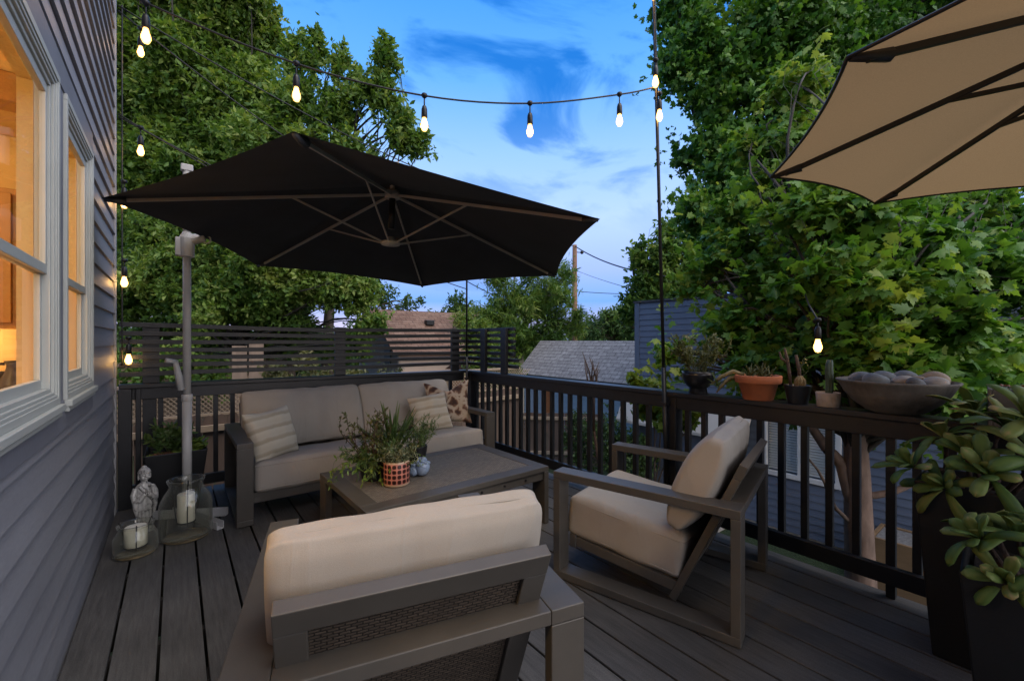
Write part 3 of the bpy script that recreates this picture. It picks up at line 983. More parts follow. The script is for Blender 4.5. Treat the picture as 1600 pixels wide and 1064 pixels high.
M_TRAY = mat('pale blue grey sheet metal', (0.30, 0.33, 0.37), 0.4, 0.3, 0.08, 8)
tr = MB().box(-0.10, 0.10, -0.06, 0.06, 0.0, 0.035).build('metal_box', M_TRAY, None, bevel=0.004)
tr.location = (1.90, 3.03, 0.0); tr.rotation_euler = (0, 0, R(8))
tag(tr, 'flat pale metal box on deck under coffee table', 'box')

# ------------------------------------------------------------------ throw pillows
def stripe_mat():
    m, n, l, p = new_mat('cream striped linen')
    tc = n.new('ShaderNodeTexCoord')
    sp = n.new('ShaderNodeSeparateXYZ'); l.new(tc.outputs['Object'], sp.inputs[0])
    nz = n.new('ShaderNodeTexNoise'); nz.inputs['Scale'].default_value = 14; l.new(tc.outputs['Object'], nz.inputs[0])
    ad = n.new('ShaderNodeMath'); ad.operation = 'MULTIPLY_ADD'; ad.inputs[1].default_value = 0.022
    l.new(nz.outputs['Fac'], ad.inputs[0]); l.new(sp.outputs['Z'], ad.inputs[2])
    m1 = n.new('ShaderNodeMath'); m1.operation = 'MULTIPLY'; m1.inputs[1].default_value = 10.5
    l.new(ad.outputs[0], m1.inputs[0])
    fr = n.new('ShaderNodeMath'); fr.operation = 'FRACT'; l.new(m1.outputs[0], fr.inputs[0])
    rp = ramp(n, [(0.0, (0.52, 0.47, 0.37)), (0.36, (0.56, 0.51, 0.41)), (0.5, (0.38, 0.33, 0.24)), (0.68, (0.42, 0.36, 0.27)), (0.82, (0.53, 0.48, 0.38)), (1.0, (0.52, 0.47, 0.37))])
    l.new(fr.outputs[0], rp.inputs[0]); l.new(rp.outputs[0], p.inputs['Base Color'])
    p.inputs['Roughness'].default_value = 0.95
    nb = n.new('ShaderNodeTexNoise'); nb.inputs['Scale'].default_value = 170; l.new(tc.outputs['Object'], nb.inputs[0])
    bp = n.new('ShaderNodeBump'); bp.inputs['Strength'].default_value = 0.5; bp.inputs['Distance'].default_value = 0.01
    l.new(nb.outputs['Fac'], bp.inputs['Height']); l.new(bp.outputs[0], p.inputs['Normal'])
    return m
def hide_mat():
    m, n, l, p = new_mat('spotted faux fur')
    tc = n.new('ShaderNodeTexCoord')
    nz = n.new('ShaderNodeTexNoise'); nz.inputs['Scale'].default_value = 9; nz.inputs['Detail'].default_value = 4
    l.new(tc.outputs['Object'], nz.inputs[0])
    mx0 = n.new('ShaderNodeMixRGB'); mx0.inputs[0].default_value = 0.12
    l.new(tc.outputs['Object'], mx0.inputs[1]); l.new(nz.outputs['Color'], mx0.inputs[2])
    vo = n.new('ShaderNodeTexVoronoi'); vo.feature = 'DISTANCE_TO_EDGE'; vo.inputs['Scale'].default_value = 10.5
    l.new(mx0.outputs[0], vo.inputs[0])
    rp = ramp(n, [(0.0, (0.52, 0.42, 0.31)), (0.10, (0.46, 0.35, 0.25)), (0.17, (0.20, 0.10, 0.06)), (0.30, (0.07, 0.035, 0.025)), (0.6, (0.035, 0.018, 0.014))])
    l.new(vo.outputs['Distance'], rp.inputs[0]); l.new(rp.outputs[0], p.inputs['Base Color'])
    p.inputs['Roughness'].default_value = 0.9
    nb = n.new('ShaderNodeTexNoise'); nb.inputs['Scale'].default_value = 120; nb.inputs['Detail'].default_value = 3
    l.new(tc.outputs['Object'], nb.inputs[0])
    bp = n.new('ShaderNodeBump'); bp.inputs['Strength'].default_value = 0.8; bp.inputs['Distance'].default_value = 0.02
    l.new(nb.outputs['Fac'], bp.inputs['Height']); l.new(bp.outputs[0], p.inputs['Normal'])
    return m
M_STRIPE, M_HIDE = stripe_mat(), hide_mat()
def pillow(w, h, th, mat_, label, loc, rot, seed, group=None, pinch=0.10, dip=0.0):
    """plump square pillow, pointed corners; stands in its local xz plane"""
    N = 22
    rr = random.Random(seed)
    ph = [(rr.uniform(6, 16), rr.uniform(6, 16), rr.uniform(0, 6)) for _ in range(5)]
    vs, fs = [], []
    for side in (-1, 1):
        for i in range(N + 1):
            for j in range(N + 1):
                u, v = -1 + 2 * i / N, -1 + 2 * j / N
                k = 1 - pinch * (1 - v * v) * abs(u) ** 2
                kv = 1 - pinch * (1 - u * u) * abs(v) ** 2
                x, z = u * w / 2 * k, v * h / 2 * kv
                z -= dip * math.exp(-(u * 2.2) ** 2) * max(0, v) ** 2
                t = th / 2 * (max(0.0, (1 - u ** 2)) * max(0.0, (1 - v ** 2))) ** 0.42
                wk = sum(math.sin(a * x * 2 + b * z + c) * math.sin(b * x - a * z * 1.5 + c * 2) for a, b, c in ph) * 0.006
                y = side * (t + (wk if t > 0.005 else 0)) + 0.012 * math.sin(u * 3 + seed) * v
                vs.append((x, y, z))
    n1 = (N + 1) ** 2
    for s in (0, 1):
        for i in range(N):
            for j in range(N):
                a = s * n1 + i * (N + 1) + j
                q = (a, a + 1, a + N + 2, a + N + 1)
                fs.append(q if s else q[::-1])
    mb = MB(); mb.add(vs, fs)
    o = mb.build('throw_pillow', mat_, None, smooth=True)
    bm = bmesh.new(); bm.from_mesh(o.data); bmesh.ops.remove_doubles(bm, verts=bm.verts, dist=0.0008); bm.to_mesh(o.data); bm.free()
    m = o.modifiers.new('smooth', 'SUBSURF'); m.levels = 1; m.render_levels = 1
    o.location = loc; o.rotation_euler = rot
    return tag(o, label, 'pillow', group)
pillow(0.44, 0.42, 0.17, M_STRIPE, 'cream striped linen pillow leaning on the left arm of sofa', (0.61, 3.90, 0.60), (R(-22), R(-2), R(34)), 2)
pillow(0.43, 0.41, 0.17, M_STRIPE, 'cream striped linen pillow leaning on the spotted brown pillow', (2.07, 4.00, 0.60), (R(-20), R(-6), R(-8)), 5)
pillow(0.50, 0.48, 0.17, M_HIDE, 'spotted brown and cream furry pillow in right sofa corner', (2.345, 4.12, 0.665), (R(-16), R(-3), R(-26)), 9, None, 0.12, 0.09)

# ================================================================== black cantilever umbrella
def canopy_mesh(center, corners, apex, sag=0.05, drop=0.07, N=10, edge_curve=0.06, thick=0.0):
    """cloth panels stretched between ribs; panels sag a little, free edges curve inwards"""
    n = len(corners)
    mb = MB()
    vs, fs, key = [], [], {}
    def vid(p):
        k = (round(p.x, 4), round(p.y, 4), round(p.z, 4))
        if k not in key: key[k] = len(vs); vs.append(p)
        return key[k]
    for i in range(n):
        a, b = Vector(corners[i]), Vector(corners[(i + 1) % n])
        rows = []
        for r in range(N + 1):
            s = r / N
            row = []
            m = max(1, r)
            for c in range(m + 1):
                q = c / m
                e = a.lerp(b, q)
                e = e.lerp(Vector(apex), edge_curve * 4 * q * (1 - q) * s)
                p = Vector(apex).lerp(e, s)
                p.z -= sag * 4 * q * (1 - q) * math.sin(PI * min(1, s)) * 0.9 + 0.0
                row.append(vid(p))
            rows.append(row)
        rows[0] = [vid(Vector(apex))] * 2
        for r in range(N):
            A, B = rows[r], rows[r + 1]
            if r == 0:
                fs.append((A[0], B[0], B[1]))
            else:
                for c in range(len(A) - 1):
                    fs.append((A[c], B[c], B[c + 1])); fs.append((A[c], B[c + 1], A[c + 1]))
                fs.append((A[-1], B[len(A) - 1], B[len(A)])) if False else None
                fs.append((A[len(A) - 1], B[len(A) - 1], B[len(A)]))
        # last triangle handled above
    # hem that hangs from the edge
    mb.add(vs, [f for f in fs if f and len(set(f)) == 3])
    return mb

UC = Vector((1.382, 3.31, 0)); 
UCOR = [Vector(p) for p in [(-0.345, 3.445, 2.181), (0.627, 4.844, 2.085), (2.328, 4.693, 1.998), (3.05, 3.143, 2.008), (2.071, 1.744, 2.104), (0.37, 1.895, 2.191)]]
UAP = Vector((1.376, 3.310, 2.603))
um = thing('cantilever_umbrella', 'large black hexagonal cantilever umbrella over the sofa on grey pole', 'umbrella', (0.066, 4.10, 0))
U0 = Vector((0.066, 4.10, 0))
cor = [p - U0 for p in UCOR]; ap = UAP - U0
o = canopy_mesh(None, cor, ap, 0.035, N=12, edge_curve=0.035).build('canopy', M_BLACKCLOTH, um, smooth=True)
# vent cap
cap = [ap + (c - ap) * 0.24 + Vector((0, 0, 0.07)) for c in cor]
canopy_mesh(None, cap, ap + Vector((0, 0, 0.09)), 0.02, N=5).build('vent_cap', M_BLACKCLOTH, um, smooth=True)
hub_hi = ap + Vector((0, 0, -0.075))
axis = Vector((0.0537, 0.0312, 1)).normalized()
hub_lo = hub_hi - axis * 0.40
for i, c in enumerate(cor):
    d = (c - hub_hi)
    mb = MB().bar(hub_hi + d.normalized() * 0.04, c - d.normalized() * 0.10 + Vector((0, 0, -0.016)), 0.014, 0.020)
    mb.build('rib', M_RIB, um, bevel=0.002)
    # cloth pocket over the tip
    mb = MB().tube([c - d.normalized() * 0.115 + Vector((0, 0, -0.018)), c - d.normalized() * 0.015 + Vector((0, 0, -0.008))], [0.024, 0.012], 8)
    mb.build('rib_pocket', M_BLACKCLOTH, um, smooth=True)
    mid = hub_hi.lerp(c, 0.42) + Vector((0, 0, -0.012))
    q = hub_lo + Vector((d.x, d.y, 0)).normalized() * 0.05
    MB().bar(q, mid, 0.011, 0.014).build('strut', M_RIB, um, bevel=0.002)
mb = MB().lathe([(0.0, -0.02), (0.072, -0.012), (0.078, 0.0), (0.07, 0.014), (0.03, 0.025), (0.03, 0.05)], 28, c=hub_lo)
mb.build('lower_hub', M_GREYMETAL, um, smooth=True)
MB().tube([hub_hi, hub_lo + axis * 0.12], 0.026, 14).build('centre_post', M_BLACKPLASTIC, um, smooth=True)
MB().lathe([(0.028, -0.035), (0.06, -0.03), (0.065, 0.0), (0.05, 0.03), (0.02, 0.04)], 20, c=hub_hi).build('upper_hub', M_RIB, um, smooth=True)
# mast
MB().tube([(0, 0, 0.05), (0, 0, 0.93)], 0.031, 24).build('pole', M_GREYMETAL, um, smooth=True)
MB().tube([(0, 0, 0.931), (0, 0, 2.12)], 0.026, 24).build('pole', M_GREYMETAL, um, smooth=True)
MB().lathe([(0.0315, 0.0), (0.036, 0.004), (0.036, 0.05), (0.032, 0.054)], 24, c=(0, 0, 0.885)).build('collar', M_GREYMETAL, um, smooth=True)
mb = MB(); mb.tube([(0, 0, 1.985), (0, 0, 2.13), (0.012, 0, 2.17)], [0.047, 0.049, 0.038], 18)
mb.box(-0.072, -0.03, -0.026, 0.026, 1.99, 2.13)
mb.tube([(0.02, 0, 2.12), (0.11, -0.02, 2.15)], [0.045, 0.030], 14)
mb.build('clamp', M_GREYMETAL, um, bevel=0.006)
pts = [(0.12 + 0.028 * math.cos(a), -0.02, 2.135 + 0.03 * math.sin(a)) for a in [k * PI / 6 for k in range(13)]]
MB().tube(pts, 0.006, 6).build('pull_ring', M_GREYMETAL, um, smooth=True)
MB().tube([(0, 0, 2.13), (0, 0, 2.66)], 0.026, 18).build('upper_pole', M_GREYMETAL, um, smooth=True)
MB().box(-0.038, 0.038, -0.03, 0.03, 2.64, 2.69).build('pole_cap', M_GREYMETAL, um, bevel=0.006)
top = ap + Vector((0, 0, 0.16))
MB().bar((0.03, -0.02, 2.56), top + Vector((0.05, -0.03, 0)), 0.05, 0.06).build('arm', M_GREYMETAL, um, bevel=0.004)
MB().tube([top, ap + Vector((0, 0, -0.05))], 0.02, 12).build('hanger', M_GREYMETAL, um, smooth=True)
mb = MB(); mb.tube([(-0.018, -0.012, 0.99), (-0.040, -0.034, 0.985), (-0.048, -0.044, 1.07), (-0.070, -0.064, 1.195)], [0.018, 0.022, 0.024, 0.016], 10)
mb.tube([(-0.060, -0.058, 1.19), (-0.125, -0.092, 1.205)], [0.016, 0.018], 10)
mb.build('crank_handle', M_GREYMETAL, um, smooth=True)
# cross base of open metal channels
M_SILVER = mat('bare aluminium channel', (0.62, 0.62, 0.62), 0.4, 0.15, 0.1, 8)
for a, ln, g0 in ((-30, 0.28, 0.0), (-66, 0.45, 0.10)):
    d = Vector((math.cos(R(a)), math.sin(R(a)), 0)); nn = Vector((-d.y, d.x, 0))
    segs = ((-ln, -g0), (g0, ln)) if g0 > 0 else ((-ln, ln),)
    for seg in segs:
        mb = MB()
        for sd_ in (-1, 1):
            mb.bar(d * seg[0] + nn * (0.022 * sd_) + Vector((0, 0, 0.03)), d * seg[1] + nn * (0.022 * sd_) + Vector((0, 0, 0.03)), 0.004, 0.05)
        mb.bar(d * seg[0] + Vector((0, 0, 0.003)), d * seg[1] + Vector((0, 0, 0.003)), 0.04, 0.004)
        mb.build('base_channel', M_SILVER, um)

# ================================================================== tan market umbrella
def tan_mat():
    m, n, l, p = new_mat('tan canopy fabric')
    tc = n.new('ShaderNodeTexCoord')
    nz = n.new('ShaderNodeTexNoise'); nz.inputs['Scale'].default_value = 260; nz.inputs['Detail'].default_value = 3
    l.new(tc.outputs['Object'], nz.inputs[0])
    rp = ramp(n, [(0.3, (0.45, 0.278, 0.125)), (0.7, (0.52, 0.328, 0.155))])
    l.new(nz.outputs['Fac'], rp.inputs[0]); l.new(rp.outputs[0], p.inputs['Base Color'])
    p.inputs['Roughness'].default_value = 0.9
    tr = n.new('ShaderNodeBsdfTranslucent'); l.new(rp.outputs[0], tr.inputs[0])
    mx = n.new('ShaderNodeMixShader'); mx.inputs[0].default_value = 0.36
    l.new(p.outputs[0], mx.inputs[1]); l.new(tr.outputs[0], mx.inputs[2])
    l.new(mx.outputs[0], n['Material Output'].inputs['Surface'])
    return m
M_TAN = tan_mat()
M_DARKRIB = mat('dark brown rib', (0.018, 0.013, 0.011), 0.5, 0, 0.1, 10)
TC = Vector((2.49, -0.35, 0))
tu = thing('patio_umbrella', 'tan eight rib market umbrella overhead at the right', 'umbrella', TC)
zc, rad = 2.15, 1.225
tcor = [Vector((rad * math.cos(R(99.5 + 45 * k)), rad * math.sin(R(99.5 + 45 * k)), zc)) for k in range(8)]
tap = Vector((0, 0, 2.50))
o = canopy_mesh(None, tcor, tap, 0.02, N=12, edge_curve=0.034).build('canopy', M_TAN, tu, smooth=True)
# bound edge
for i in range(8):
    a, b = tcor[i], tcor[(i + 1) % 8]
    pts = []
    for k in range(13):
        q = k / 12
        e = a.lerp(b, q); e = e.lerp(tap, 0.034 * 4 * q * (1 - q))
        pts.append(e)
    MB().tube(pts, 0.006, 5).build('hem', M_DARKRIB, tu, smooth=True)
for i, c in enumerate(tcor):
    h = tap + Vector((0, 0, -0.04)); d = (c - h)
    MB().bar(h + d.normalized() * 0.03, c - d.normalized() * 0.06 + Vector((0, 0, -0.016)), 0.016, 0.022).build('rib', M_DARKRIB, tu, bevel=0.002)
    MB().tube([c - d.normalized() * 0.13 + Vector((0, 0, -0.02)), c - d.normalized() * 0.01 + Vector((0, 0, -0.004))], [0.020, 0.010], 8).build('rib_pocket', M_DARKRIB, tu, smooth=True)
    mid = h.lerp(c, 0.5) + Vector((0, 0, -0.012))
    MB().bar(Vector((0, 0, 2.25)) + Vector((d.x, d.y, 0)).normalized() * 0.04, mid, 0.012, 0.016).build('strut', M_DARKRIB, tu)
MB().tube([(0, 0, 0.06), (0, 0, 2.52)], 0.022, 16).build('pole', M_DARKRIB, tu, smooth=True)
MB().lathe([(0.024, 2.20), (0.05, 2.21), (0.05, 2.27), (0.024, 2.28)], 16).build('hub', M_DARKRIB, tu, smooth=True)
MB().lathe([(0.0, 0), (0.22, 0), (0.22, 0.03), (0.06, 0.08), (0.03, 0.3), (0.0, 0.3)], 28).build('base', M_BLACKPLASTIC, tu, smooth=True)

# ================================================================== light poles and strings of bulbs
def strand(name, label, pts, bulbs, group='strings of light bulbs', sag_n=24, cable_r=0.0055, drop=0.045):
    """cable through pts (already sagging) and hanging lit bulbs at the given points"""
    p0 = Vector(pts[0])
    t = thing(name, label, 'string light', p0, 0, group)
    MB().tube([Vector(p) - p0 for p in pts], cable_r, 6).build('cable', M_WIRE, t, smooth=True)
    for bpos in bulbs:
        hang_bulb(t, Vector(bpos) - p0, drop)
    return t
def hang_bulb(t, q, drop=0.045):
    mb = MB()
    mb.lathe([(0.016, 0.012), (0.022, 0.0), (0.012, -0.012), (0.005, -0.016)], 10, c=q)
    mb.tube([q + Vector((0, 0, -0.01)), q + Vector((0, 0, -drop - 0.03))], 0.0045, 6)
    z = -drop - 0.02
    mb.lathe([(0.005, z + 0.004), (0.013, z - 0.004), (0.018, z - 0.022), (0.0195, z - 0.075), (0.016, z - 0.078), (0.0, z - 0.078)], 14, c=q)
    mb.build('socket', M_BLACKPLASTIC, t, smooth=True)
    z2 = z - 0.079
    MB().lathe([(0.012, z2), (0.014, z2 - 0.012), (0.0225, z2 - 0.042), (0.0235, z2 - 0.056), (0.014, z2 - 0.078), (0.0, z2 - 0.083)], 16, c=q).build('bulb', M_BULBGLASS, t, smooth=True)
    MB().lathe([(0.0, z2 - 0.004), (0.008, z2 - 0.010), (0.015, z2 - 0.038), (0.016, z2 - 0.054), (0.008, z2 - 0.068), (0.0, z2 - 0.072)], 10, c=q).build('filament', M_BULB, t, smooth=True)
def sagline(a, b, sag, n=24):
    a, b = Vector(a), Vector(b)
    return [a.lerp(b, k / n) - Vector((0, 0, sag * 4 * (k / n) * (1 - k / n))) for k in range(n + 1)]

POLE_A = Vector((2.872, 1.776, 0.0))
def light_pole(name, label, base, top, r0, r1, zb):
    t = thing(name, label, 'pole', base)
    d = Vector(top) - Vector(base)
    def at(z): return d * (z / d.z)
    MB().tube([at(zb), at(1.15)], r0, 12).build('pole', M_BLACKPLASTIC, t, smooth=True)
    MB().tube([at(1.151), at(d.z)], r1, 12).build('pole', M_BLACKPLASTIC, t, smooth=True)
    for z in (0.25, 0.88):
        mb = MB(); q = at(z); mb.box(q.x - r0 - 0.006, q.x + r0 + 0.012, q.y - r0 - 0.008, q.y + r0 + 0.008, z - 0.012, z + 0.012)
        mb.build('bracket', M_BLACKPLASTIC, t, bevel=0.002)
    return t
light_pole('light_pole', 'slim black pole for string lights clamped to middle post of right railing', (2.872, 1.776, 0), (2.785, 1.85, 4.35), 0.0165, 0.012, 0.12)
light_pole('light_pole', 'slim black pole at far railing corner behind the umbrella', (2.83, 4.50, 0), (2.83, 4.50, 3.30), 0.014, 0.011, 0.3)
PA = lambda z: Vector((2.872 - 0.087 * z / 4.35, 1.776 + 0.074 * z / 4.35, z))

front_pts = [PA(3.235)] + [Vector(p) for p in [(2.487, 1.918, 3.104), (1.885, 2.197, 2.955), (1.249, 2.493, 2.915), (0.567, 2.809, 3.007), (-0.132, 3.135, 3.232)]] + [Vector((-0.365, 3.21, 3.33))]
def smooth_path(pts, m=6):
    out = []
    n = len(pts)
    for i in range(n - 1):
        p0, p1, p2, p3 = pts[max(i - 1, 0)], pts[i], pts[i + 1], pts[min(i + 2, n - 1)]
        for k in range(m):
            t = k / m
            out.append(0.5 * ((2 * p1) + (p2 - p0) * t + (2 * p0 - 5 * p1 + 4 * p2 - p3) * t * t + (3 * p1 - p0 - 3 * p2 + p3) * t ** 3))
    out.append(pts[-1])
    return out
strand('string_light', 'black cable with hanging bulbs crossing the sky from right pole to house', smooth_path(front_pts), front_pts[1:-1])
CP = Vector((2.83, 4.48, 0))
HC = Vector((-0.355, 4.53, 0))
w1 = sagline(HC + Vector((0, 0, 3.97)), CP + Vector((0, 0, 3.22)), 0.10)
strand('support_wire', 'bare wire from house corner top to far corner pole above black umbrella', w1, [])
w2 = sagline(HC + Vector((0, 0, 3.93)), CP + Vector((0, 0, 2.55)), 0.16)
strand('string_light', 'string light sloping down behind the peak of the black umbrella', w2, [w2[1], w2[9]])
w3 = sagline(HC + Vector((0, 0, 3.10)), CP + Vector((0, 0, 2.10)), 0.08)
strand('support_wire', 'bare wire sloping behind the left wing of black umbrella', w3, [])
w4 = sagline(HC + Vector((0, 0, 3.12)), CP + Vector((0, 0, 1.98)), 0.12)
strand('string_light', 'string light just above the left wing of black umbrella', w4, [w4[1]])
hp = [HC + Vector((0.02, 0.03, z)) for z in (4.0, 3.2, 2.6, 2.0, 1.4, 1.15)]
strand('string_light', 'string light hanging down the grey house corner', hp, [HC + Vector((0.035, 0.0, 2.60)), HC + Vector((0.035, 0.0, 1.98)), HC + Vector((0.06, -0.0, 1.37))], drop=0.03)
q1, q2, q3 = PA(3.90), PA(3.30), PA(3.06)
pp = [PA(4.2) + Vector((-0.02, -0.01, 0)), q1 + Vector((-0.022, -0.02, 0)), q2 + Vector((-0.02, -0.02, 0.06)), q3 + Vector((-0.018, -0.02, 0.05))]
strand('string_light', 'string light taped along top of right black pole', pp, [q1 + Vector((-0.03, -0.02, 0.16)), q2 + Vector((-0.035, -0.02, 0.11)), q3 + Vector((-0.02, -0.035, 0.10))], drop=0.02)
mbp = (3.120, 0.903, 1.477)
mb_pts = [Vector(mbp) + Vector((0.62, 0.30, 0.34)), Vector(mbp) + Vector((0.30, 0.14, 0.12)), Vector(mbp)]
strand('string_light', 'single lit bulb hanging among maple leaves above the pots', mb_pts, [mbp], drop=0.02)

# ================================================================== glass jars with candles
def jar_glass():
    m, n, l, p = new_mat('clear jar glass')
    p.inputs['Base Color'].default_value = (0.93, 0.95, 0.92, 1)
    p.inputs['Roughness'].default_value = 0.03
    p.inputs['IOR'].default_value = 1.12
    p.inputs['Transmission Weight'].default_value = 1.0
    p.inputs['Specular IOR Level'].default_value = 1.0
    p.inputs['Coat Weight'].default_value = 0.8
    tc = n.new('ShaderNodeTexCoord')
    nb = n.new('ShaderNodeTexNoise'); nb.inputs['Scale'].default_value = 60; nb.inputs['Detail'].default_value = 3
    l.new(tc.outputs['Object'], nb.inputs[0])
    bp = n.new('ShaderNodeBump'); bp.inputs['Strength'].default_value = 0.25; bp.inputs['Distance'].default_value = 0.004
    l.new(nb.outputs['Fac'], bp.inputs['Height']); l.new(bp.outputs[0], p.inputs['Normal'])
    return m
def jar_mat():
    m = glass_mat('clear jar glass', (0.93, 0.935, 0.90), 0.05, 1.5, 1.0)
    n, l = m.node_tree.nodes, m.node_tree.links
    last = n['Material Output'].inputs['Surface'].links[0].from_socket
    df = n.new('ShaderNodeBsdfDiffuse'); df.inputs[0].default_value = (0.55, 0.55, 0.50, 1)
    lw = n.new('ShaderNodeLayerWeight'); lw.inputs[0].default_value = 0.5
    pw = n.new('ShaderNodeMath'); pw.operation = 'POWER'; pw.inputs[1].default_value = 3
    l.new(lw.outputs['Facing'], pw.inputs[0])
    ma = n.new('ShaderNodeMath'); ma.operation = 'MULTIPLY_ADD'; ma.inputs[1].default_value = 0.40; ma.inputs[2].default_value = 0.02
    l.new(pw.outputs[0], ma.inputs[0])
    mx = n.new('ShaderNodeMixShader'); l.new(ma.outputs[0], mx.inputs[0]); l.new(last, mx.inputs[1]); l.new(df.outputs[0], mx.inputs[2])
    l.new(mx.outputs[0], n['Material Output'].inputs['Surface'])
    return m
M_JAR = jar_mat()
M_SAND = mat('dusty amber residue', (0.24, 0.17, 0.085), 0.6, 0, 0.4, 20)
M_WAX = mat('cream wax', (0.80, 0.76, 0.64), 0.45, 0, 0.06, 10, bump=0.1, bscale=40)
def jar(label, loc, r, h, neck, nh):
    t = thing('glass_jar', label, 'jar', loc)
    prof = [(r * 0.86, 0.0), (r * 0.98, 0.012), (r, 0.04), (r, h * 0.52), (r * 0.97, h * 0.62), (r * 0.84, h * 0.74), (neck * 1.02, h * 0.84), (neck * 0.96, h * 0.89), (neck * 0.98, h - nh), (neck * 1.08, h - 0.012), (neck * 1.10, h), (neck * 1.02, h + 0.002),
            (neck * 0.92, h - 0.02), (neck * 0.90, h * 0.89), (neck * 0.95, h * 0.83), (r * 0.80, h * 0.73), (r * 0.93, h * 0.61), (r * 0.96, h * 0.52), (r * 0.96, 0.045), (r * 0.9, 0.018), (0.0, 0.016)]
    MB().lathe(prof, 40).build('glass', M_JAR, t, smooth=True)
    MB().lathe([(0.0, 0.003), (r * 0.85, 0.003), (r * 0.85, 0.010), (0, 0.014)], 32).build('residue', M_SAND, t, smooth=True)
    # wire cradle that carries the candle
    cr = min(neck * 0.62, 0.05)
    mb = MB()
    zb = h * 0.26
    mb.tube([(cr * 1.05 * math.cos(a), cr * 1.05 * math.sin(a), zb) for a in [k * PI / 10 for k in range(21)]], 0.004, 6)
    for a in (0.6, 2.7, 4.8):
        c, s = math.cos(a), math.sin(a)
        mb.tube([(cr * 0.4 * c, cr * 0.4 * s, zb - 0.002), (cr * 1.1 * c, cr * 1.1 * s, zb - 0.012), (cr * 1.25 * c, cr * 1.25 * s, zb + 0.03), (neck * 0.86 * c, neck * 0.86 * s, h - 0.03), (neck * 1.05 * c, neck * 1.05 * s, h + 0.008), (neck * 1.2 * c, neck * 1.2 * s, h - 0.02)], 0.0035, 6)
    mb.build('wire_cradle', M_BLACKPLASTIC, t, smooth=True)
    return t, cr, zb
t, cr, zb = jar('tall clear glass jar with narrow neck holding a candle, by the umbrella pole', (0.055, 3.70, 0), 0.150, 0.40, 0.098, 0.03)
c = MB().lathe([(0.0, 0), (0.048, 0.0), (0.05, 0.004), (0.05, 0.185), (0.045, 0.19), (0.02, 0.182), (0.0, 0.18)], 28)
c.tube([(0, 0, 0.18), (0.003, 0.002, 0.195)], 0.0015, 5)
o = c.build('candle', M_WAX, None, smooth=True); o.location = (0.055, 3.70, zb + 0.005)
tag(o, 'tall cream pillar candle inside the taller glass jar', 'candle')
t, cr, zb = jar('short squat clear glass jar holding a candle, by the house wall', (-0.200, 3.60, 0), 0.112, 0.195, 0.086, 0.015)
c = MB().lathe([(0.0, 0), (0.055, 0.0), (0.058, 0.004), (0.058, 0.115), (0.052, 0.12), (0.02, 0.112), (0.0, 0.11)], 28)
o = c.build('candle', M_WAX, None, smooth=True); o.location = (-0.200, 3.60, zb + 0.005)
tag(o, 'short cream pillar candle inside the squat glass jar', 'candle')

# ================================================================== small standing statue, hands pressed together
def stat_mat():
    m, n, l, p = new_mat('mottled silver stone')
    tc = n.new('ShaderNodeTexCoord')
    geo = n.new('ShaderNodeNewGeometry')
    nz = n.new('ShaderNodeTexNoise'); nz.inputs['Scale'].default_value = 38; nz.inputs['Detail'].default_value = 6
    l.new(tc.outputs['Object'], nz.inputs[0])
    rp = ramp(n, [(0.30, (0.10, 0.097, 0.09)), (0.42, (0.50, 0.48, 0.45)), (0.75, (0.72, 0.70, 0.66))])
    l.new(nz.outputs['Fac'], rp.inputs[0])
    pr = ramp(n, [(0.44, (0.10, 0.10, 0.10)), (0.52, (1, 1, 1))])  # colour goes darker in the hollows and folds of the figure
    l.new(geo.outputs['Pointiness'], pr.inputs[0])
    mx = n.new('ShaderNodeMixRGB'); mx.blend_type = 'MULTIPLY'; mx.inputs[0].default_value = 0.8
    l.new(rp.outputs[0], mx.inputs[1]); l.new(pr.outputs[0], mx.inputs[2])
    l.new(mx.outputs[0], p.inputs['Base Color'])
    p.inputs['Roughness'].default_value = 0.4; p.inputs['Metallic'].default_value = 0.15
    return m
